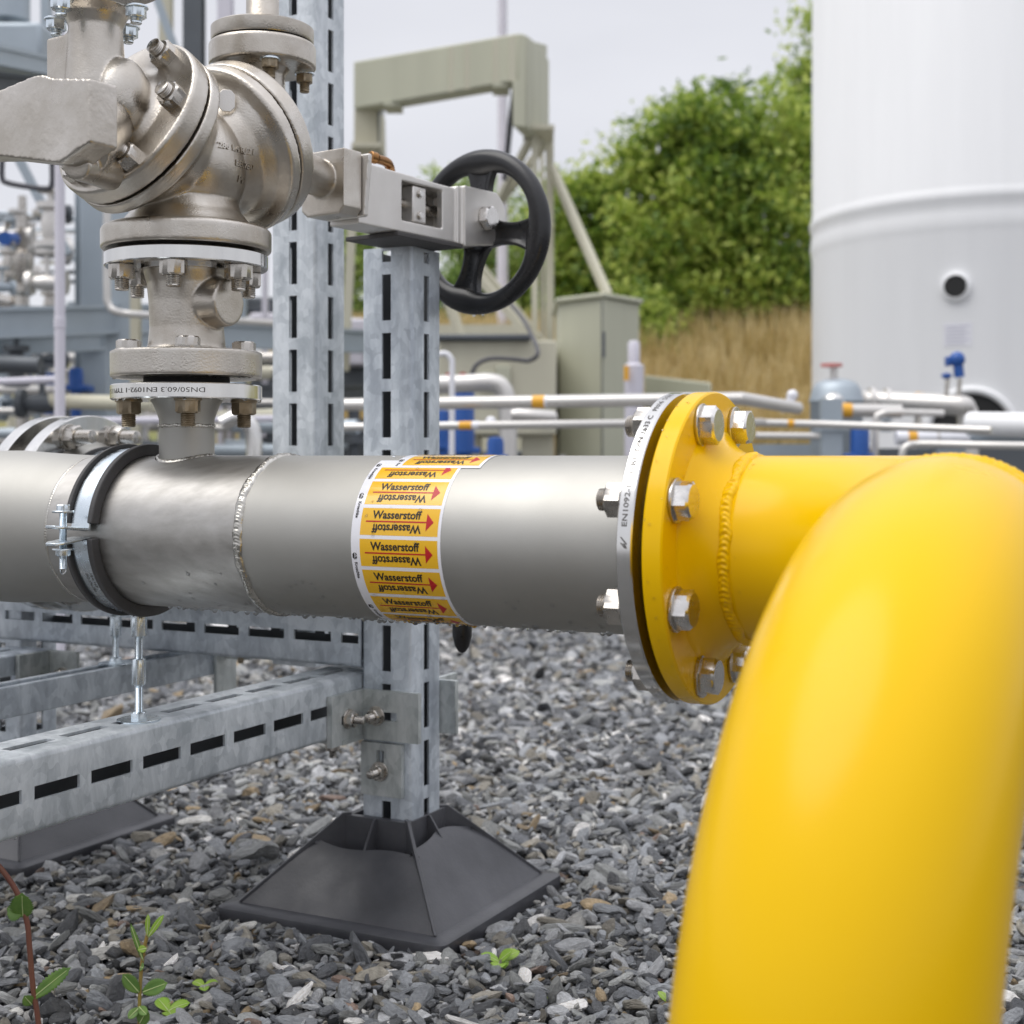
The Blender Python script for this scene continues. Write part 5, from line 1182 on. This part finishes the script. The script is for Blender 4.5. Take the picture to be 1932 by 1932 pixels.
for i, (x0, y0, x1, y1, d_, w_, m_) in enumerate(((-20, 238, 112, 246, 7, .05, 'darksteel'), (10, -10, 12, 130, 6.8, .05, 'darksteel'), (88, -10, 90, 210, 7.2, .07, 'greysteel'), (-20, 200, 120, 196, 7.4, .09, 'darksteel'), (122, 470, 210, 560, 7.4, .04, 'greysteel'), (330, 560, 350, 880, 7.0, .06, 'darksteel'), (400, 560, 396, 880, 7.8, .07, 'beige'), (455, 420, 460, 880, 8.2, .07, 'greysteel'), (500, 440, 500, 880, 8.8, .05, 'paleplastic'))):
    lab = ['dark thin bar across the sky gap below the yoke arm', 'dark upright bar in the top left corner', 'grey upright bar at the top left, right of the boxy cabinet', 'dark level bar behind the yoke arm', 'grey slanting brace right of the pale pole', 'dark upright bar behind the spool neck', 'beige upright bar right of the spool boss', 'grey upright bar left of the taller slotted post', 'pale upright bar next to the taller slotted post'][i]
    one('rack_bar', lab, 'steel bar', lambda bm: add_bar(bm, B(x0, y0, d_), B(x1, y1, d_), w_, w_*.6), m_)
# ---- rising ground, dry grass and trees
bm = new(); rows = []
def hill(x, y):
    t_ = max(0, min(1, (y-13.5)/6.5)); return -.02 + (1.92+.045*max(0, min(8, x)))*t_*t_*(3-2*t_) + .12*mnoise.noise(Vector((x*.25, y*.3, 0)))*t_
for j in range(30):
    y = 12+j*1.6; rows.append([bm.verts.new((x*1.5, y, hill(x*1.5, y))) for x in range(-26, 28)])
for x_, y_ in zip(rows, rows[1:]): bridge(bm, x_, y_, False)
M_['earth'] = mat('grassy_earth', (.26, .21, .09), .9, 0, (.14, .17, .05), 1.5, .6)
tag(obj('hillside', bm, M_['earth'], None, 180), kind='structure')
def blades(name, label, x0, x1, y0, y1, n, h, m, cat='grass'):
    X = NR.uniform(x0, x1, n); Y = NR.uniform(y0, y1, n); H = h*NR.uniform(.5, 1.25, n); A_ = NR.uniform(0, 6.28, n); Wd = .012
    V = np.zeros((n, 4, 3)); Zb = np.array([hill(a, b) for a, b in zip(X, Y)])
    lean = NR.normal(0, .22, (n, 2))
    for k, (s, t_) in enumerate(((-1, 0), (1, 0), (.25, 1), (-.25, 1))):
        V[:, k, 0] = X+s*np.cos(A_)*Wd+lean[:, 0]*H*t_; V[:, k, 1] = Y+s*np.sin(A_)*Wd+lean[:, 1]*H*t_; V[:, k, 2] = Zb-.02+H*t_
    me = bpy.data.meshes.new(name); me.vertices.add(4*n); me.vertices.foreach_set('co', V.ravel()); me.loops.add(4*n); me.loops.foreach_set('vertex_index', np.arange(4*n)); me.polygons.add(n); me.polygons.foreach_set('loop_start', np.arange(0, 4*n, 4)); me.update(); me.validate()
    me.materials.append(M_[m]); o = bpy.data.objects.new(name, me); COL.objects.link(o); return tag(o, label, cat, kind='stuff')
def leafmat(name, c1, c2, c3, sc=.9):
    m, t, p = principled(name); p.inputs['Roughness'].default_value = .55
    g_ = t.nodes.new('ShaderNodeNewGeometry'); n = t.nodes.new('ShaderNodeTexNoise'); n.inputs['Scale'].default_value = sc; n.inputs['Detail'].default_value = 5
    t.links.new(g_.outputs['Position'], n.inputs['Vector'])
    a = t.nodes.new('ShaderNodeMath'); a.operation = 'MULTIPLY_ADD'; a.inputs[1].default_value = .45; t.links.new(g_.outputs['Random Per Island'], a.inputs[0]); 
    s = t.nodes.new('ShaderNodeMath'); s.operation = 'SUBTRACT'; s.inputs[1].default_value = .22; t.links.new(n.outputs['Fac'], s.inputs[0]); t.links.new(s.outputs[0], a.inputs[2])
    r = t.nodes.new('ShaderNodeValToRGB'); r.color_ramp.elements[0].position = .32; r.color_ramp.elements[1].position = .70; r.color_ramp.elements[0].color = (*c1, 1); r.color_ramp.elements[1].color = (*c3, 1); e = r.color_ramp.elements.new(.5); e.color = (*c2, 1)
    t.links.new(a.outputs[0], r.inputs[0]); t.links.new(r.outputs[0], p.inputs['Base Color'])
    tr = t.nodes.new('ShaderNodeBsdfTranslucent'); t.links.new(r.outputs[0], tr.inputs[0]); ms_ = t.nodes.new('ShaderNodeMixShader'); ms_.inputs[0].default_value = .45
    out = t.nodes['Material Output']; t.links.new(p.outputs[0], ms_.inputs[1]); t.links.new(tr.outputs[0], ms_.inputs[2]); t.links.new(ms_.outputs[0], out.inputs[0]); return m
M_['drygrass'] = leafmat('dry_grass', (.46, .35, .13), (.66, .52, .24), (.78, .66, .38), 1.2)
M_['greengrass'] = leafmat('green_grass', (.05, .09, .012), (.10, .16, .02), (.16, .22, .04), 1.2)
M_['leaves'] = leafmat('tree_leaves', (.10, .18, .025), (.30, .42, .06), (.58, .66, .16), .9)
M_['leaves2'] = leafmat('far_tree_leaves', (.14, .24, .05), (.30, .42, .10), (.50, .58, .20), .8)
M_['bark'] = simple('bark', (.09, .07, .05), .8)
blades('dry_grass', 'tall dry straw coloured grass covering the bank below the trees', -3, 8.5, 15.0, 22, 60000, .62, 'drygrass')
blades('green_undergrowth', 'low green growth at the foot of the dry grass bank', 1.0, 6.5, 13.8, 15.6, 9000, .34, 'greengrass')
def tree(label, base, H, blobs, m, nleaf, ls, seed, group='trees on the bank behind the plant'):
    rg = np.random.default_rng(seed); rr = random.Random(seed)
    t_ = thing('tree', base, label, 'tree', group)
    bm = new(); base = Vector(base)
    top = base+Z*H*.55; add_tube(bm, bezier([base-Z*.1, base+Z*H*.2+Vector((rr.uniform(-.1, .1), 0, 0)), base+Z*H*.4, top], 5), [.14*(1-.6*i/16)+.02 for i in range(16)], 10)
    for (c, r) in blobs:
        cc = Vector(c); st = base+Z*H*rr.uniform(.12, .40); mid = st.lerp(cc, .5)+Vector((0, 0, -.15)); pp = bezier([st, mid, cc], 5); add_tube(bm, pp, [.05*(1-.8*i/len(pp)) for i in range(len(pp))], 6)
        for q in range(3): e_ = cc+Vector((rr.uniform(-1, 1), rr.uniform(-1, 1), rr.uniform(-.6, 1)))*max(r)*.7; add_tube(bm, [mid, mid.lerp(e_, .5)+Z*.06, e_], [.02, .012, .006], 5)
    obj('trunk', bm, M_['bark'], t_, 60)
    tot = sum(r[0]*r[1]*r[2] for _, r in blobs); P_ = []
    for (c, r) in blobs:
        k = int(nleaf*r[0]*r[1]*r[2]/tot); ncl = max(12, k//80)
        d = rg.normal(size=(ncl, 3)); d /= np.linalg.norm(d, axis=1)[:, None]; rad = rg.uniform(.35, 1.22, (ncl, 1))**.6; cl = np.array(c)+d*rad*np.array(r)
        idx = rg.integers(0, ncl, k); cs = rg.uniform(.05, .24, ncl)[idx][:, None]; off = rg.normal(size=(k, 3))*cs*np.array([1.25, 1.25, .75]); off[:, 2] -= np.abs(off[:, 0])*.35
        P_.append(cl[idx]+off)
    P_ = np.concatenate(P_); k = len(P_)
    a = rg.normal(size=(k, 3)); a /= np.linalg.norm(a, axis=1)[:, None]; b = np.cross(a, rg.normal(size=(k, 3))); b /= np.linalg.norm(b, axis=1)[:, None]
    s = ls*rg.uniform(.6, 1.3, (k, 1)); V = np.stack([P_-a*s, P_-b*s*.45, P_+a*s, P_+b*s*.45], 1)
    me = bpy.data.meshes.new('crown'); me.vertices.add(4*k); me.vertices.foreach_set('co', V.ravel()); me.loops.add(4*k); me.loops.foreach_set('vertex_index', np.arange(4*k)); me.polygons.add(k); me.polygons.foreach_set('loop_start', np.arange(0, 4*k, 4)); me.update(); me.validate(); me.materials.append(M_[m])
    o = bpy.data.objects.new('crown', me); COL.objects.link(o); attach(o, t_); return t_
def blob(px, py, rx, ry, d, rd=None): c = B(px, py, d); k = d/FPX; return ((c.x, c.y, c.z), (rx*k, (rd or rx)*k, ry*k))
def gz(px, d): v = G(B(px, 860, d)); v.z = hill(v.x, v.y)-.05; return v
tree('large bright green tree filling the middle right beside the tank', gz(1400, 20), 4.5, [blob(1340, 330, 120, 110, 20), blob(1440, 260, 90, 90, 20.3), blob(1300, 250, 60, 60, 19.6), blob(1270, 420, 120, 110, 19.8), blob(1420, 420, 120, 110, 20), blob(1380, 540, 130, 80, 19.6), blob(1500, 330, 60, 120, 20.5), blob(1240, 530, 80, 80, 19.5), blob(1480, 540, 70, 80, 20), blob(1200, 300, 40, 40, 19.8), blob(1290, 225, 65, 55, 20), blob(1370, 215, 60, 55, 20.4), blob(1225, 275, 55, 55, 20), blob(1340, 600, 90, 50, 21), blob(1430, 600, 90, 50, 21), blob(1500, 600, 60, 50, 21)], 'leaves', 44000, .070, 1)
tree('yellow green tree between the lattice leg and the large tree', gz(1130, 21), 3.8, [blob(1110, 420, 75, 100, 21), blob(1090, 540, 70, 90, 20.8), blob(1170, 470, 60, 110, 21), blob(1060, 390, 40, 50, 21.2), blob(1170, 600, 70, 60, 20.6)], 'leaves', 20000, .066, 2)
tree('sparse pale green tree seen through the handwheel', gz(930, 25), 3.2, [blob(900, 380, 50, 50, 25), blob(950, 500, 90, 90, 25), blob(870, 560, 60, 80, 25), blob(1000, 580, 70, 60, 25), blob(820, 340, 30, 30, 25), blob(800, 600, 50, 60, 25)], 'leaves2', 15000, .065, 3)
tree('tall tree mostly hidden by the tank, with twigs reaching out at top', gz(1640, 24), 8.5, [blob(1560, 110, 70, 100, 24), blob(1500, 130, 30, 36, 24), blob(1530, 40, 30, 50, 24), blob(1620, 250, 120, 180, 24.4)], 'leaves', 15000, .066, 4)
tree('small dark green bush at the foot of the dry bank right of the green cabinet', gz(1225, 18.5), 1.6, [blob(1218, 600, 30, 60, 18.5), blob(1235, 640, 22, 30, 18.3)], 'leaves', 4500, .05, 5)
tree('far pale tree glimpsed between the two slotted posts', gz(660, 26), 3.2, [blob(660, 520, 50, 90, 26), blob(640, 640, 40, 60, 26)], 'leaves2', 8000, .065, 6)
one('low_wall', 'low ochre retaining wall seen between the lattice legs', 'wall', lambda bm: bpx(bm, 700, 612, 1010, 1010, 14.5, .3), 'beige')

# ---- weeds in the gravel
M_['stem'] = mat('reddish_stem', (.14, .04, .035), .5, 0, (.20, .09, .04), 20, .6)
M_['stemgreen'] = mat('yellow_green_stem', (.32, .30, .05), .5, 0, (.25, .12, .05), 12, .6)
M_['weedleaf'] = mat('weed_leaf', (.07, .16, .03), .45, 0, (.16, .27, .05), 60, .6, 0, .3, 150, .001)
M_['weedleaf2'] = mat('young_weed_leaf', (.20, .38, .03), .45, 0, (.30, .42, .06), 40, .6)
M_['midrib'] = simple('leaf_midrib', (.42, .50, .22), .5)
def leaf(parent, p, d, L_, w, m='weedleaf', bend=.3, teeth=True, upv=Vector((.1, -1, .45)), curl=.25):
    p, d = Vector(p), Vector(d).normalized(); side = d.cross(Vector(upv)); side = side.normalized() if side.length > .01 else Vector((1, 0, 0)); up_ = side.cross(d)
    bm = new(); n = 26; rows = []
    for i in range(n+1):
        t_ = i/n; ww = w*(sin(pi*min(1, t_*.93+.05))**.7)*(.75+.35*t_)*(1-max(0, t_-.9)*9)
        if teeth: ww *= 1+.16*((i % 2)-.5)*2*(.5+.5*t_)
        c = p+d*L_*t_-up_*bend*L_*t_*t_*.5
        rows.append([bm.verts.new(c+side*ww*s+up_*curl*abs(s)**1.5*ww) for s in (-1, -.5, 0, .5, 1)])
    for a, b in zip(rows, rows[1:]): bridge(bm, a, b, False)
    o = obj('leaf', bm, M_[m], parent, 180); md = o.modifiers.new('thickness', 'SOLIDIFY'); md.thickness = .0004
    bm = new(); add_tube(bm, [p+d*L_*t_-up_*(bend*L_*t_*t_*.5-.0005) for t_ in [k/10 for k in range(10)]], [.0008*(1-.07*k) for k in range(10)], 5); obj('midrib', bm, M_['midrib'], o, 180)
    return o
w1 = thing('sow_thistle', B(84, 2020, 1.42), 'tall weed with a bare dark red stem arching at the bottom left corner', 'weed')
st = bezier([B(84, 2030, 1.42), B(72, 1925, 1.42), B(62, 1860, 1.42), B(56, 1790, 1.42), B(50, 1735, 1.42), B(30, 1680, 1.42), B(-6, 1630, 1.42), B(-50, 1590, 1.43)], 8)
bm = new(); add_tube(bm, st, .0027, 12); obj('stem', bm, M_['stem'], w1, 180)
leaf(w1, B(60, 1885, 1.42), Vector((.72, -.1, .62)), .050, .0078, bend=.2); leaf(w1, B(60, 1895, 1.42), Vector((-.2, -.4, .5)), .014, .006)
leaf(w1, B(44, 1722, 1.42), Vector((-.45, -.3, .25)), .016, .011, bend=.5); leaf(w1, B(44, 1730, 1.42), Vector((.1, -.5, .9)), .030, .012, bend=.2)
w2 = thing('sow_thistle', B(262, 1985, 1.46), 'slender toothed weed with yellow green stem, second from the bottom left corner', 'weed')
bm = new(); add_tube(bm, bezier([B(262, 1990, 1.46), B(263, 1900, 1.46), B(265, 1850, 1.46), B(270, 1800, 1.46), B(279, 1760, 1.46)], 8), [.0019]*33, 10); obj('stem', bm, M_['stemgreen'], w2, 180)
for (x, y, dx, dy, dz, L_, w_) in ((270, 1872, .8, -.3, .40, .030, .0085), (262, 1872, -.5, -.3, .75, .026, .0075), (280, 1768, .5, -.1, .75, .028, .0035), (270, 1812, -.28, -.1, .9, .040, .0030), (264, 1930, .45, -.3, .8, .018, .008), (262, 1946, .8, -.6, .05, .014, .009), (276, 1790, -.4, -.5, .1, .010, .004), (266, 1825, .3, -.6, .2, .010, .0045), (278, 1765, .05, -.1, 1, .022, .0028), (263, 1900, .5, -.5, -.2, .014, .005), (262, 1902, -.5, -.5, -.4, .014, .005)):
    leaf(w2, B(x, y, 1.458), Vector((dx, dy, dz)), L_, w_, 'weedleaf' if y > 1800 else 'weedleaf2', .2)
def sprout(label, px, py, lv, m='weedleaf2', s=1):
    d_ = EYE*FPX/(py-860); c = B(px, py, d_)+Z*.004; t_ = thing('seedling', c, label, 'weed', 'small green seedlings in the gravel')
    for (az, el, L_, w_) in lv: leaf(t_, c, Vector((cos(az)*cos(el), sin(az)*cos(el), sin(el))), L_*s, w_*s, m, .4, upv=Vector((0, -.4, 1)))
sprout('small bright green seedling right of the front corner of the plastic foot', 942, 1822, [(-.3, .9, .020, .008), (.4, .5, .026, .009), (2.9, .5, .022, .006), (-1.6, .2, .020, .009), (-1.2, .1, .016, .008)], s=1.1)
sprout('seedling low between the two tall weeds and the foot, near the bottom edge', 385, 1868, [(.2, .4, .016, .006), (2.6, .3, .018, .006), (-1.3, .2, .014, .006)])
sprout('seedling right of the slender weed at the bottom edge', 318, 1915, [(.1, .5, .020, .007), (2.4, .5, .020, .007), (-1.2, .3, .018, .007), (-.3, .1, .016, .006)], s=1.2)
sprout('tiny green seedling at the bottom, right of the seedling near the foot corner', 1035, 1890, [(.5, .4, .012, .004), (2.8, .4, .012, .004)])
sprout('tiny seedling at the left of the yellow elbow, bottom edge', 1262, 1900, [(.5, .4, .018, .005), (2.4, .7, .018, .005), (-1.4, .3, .014, .004)])
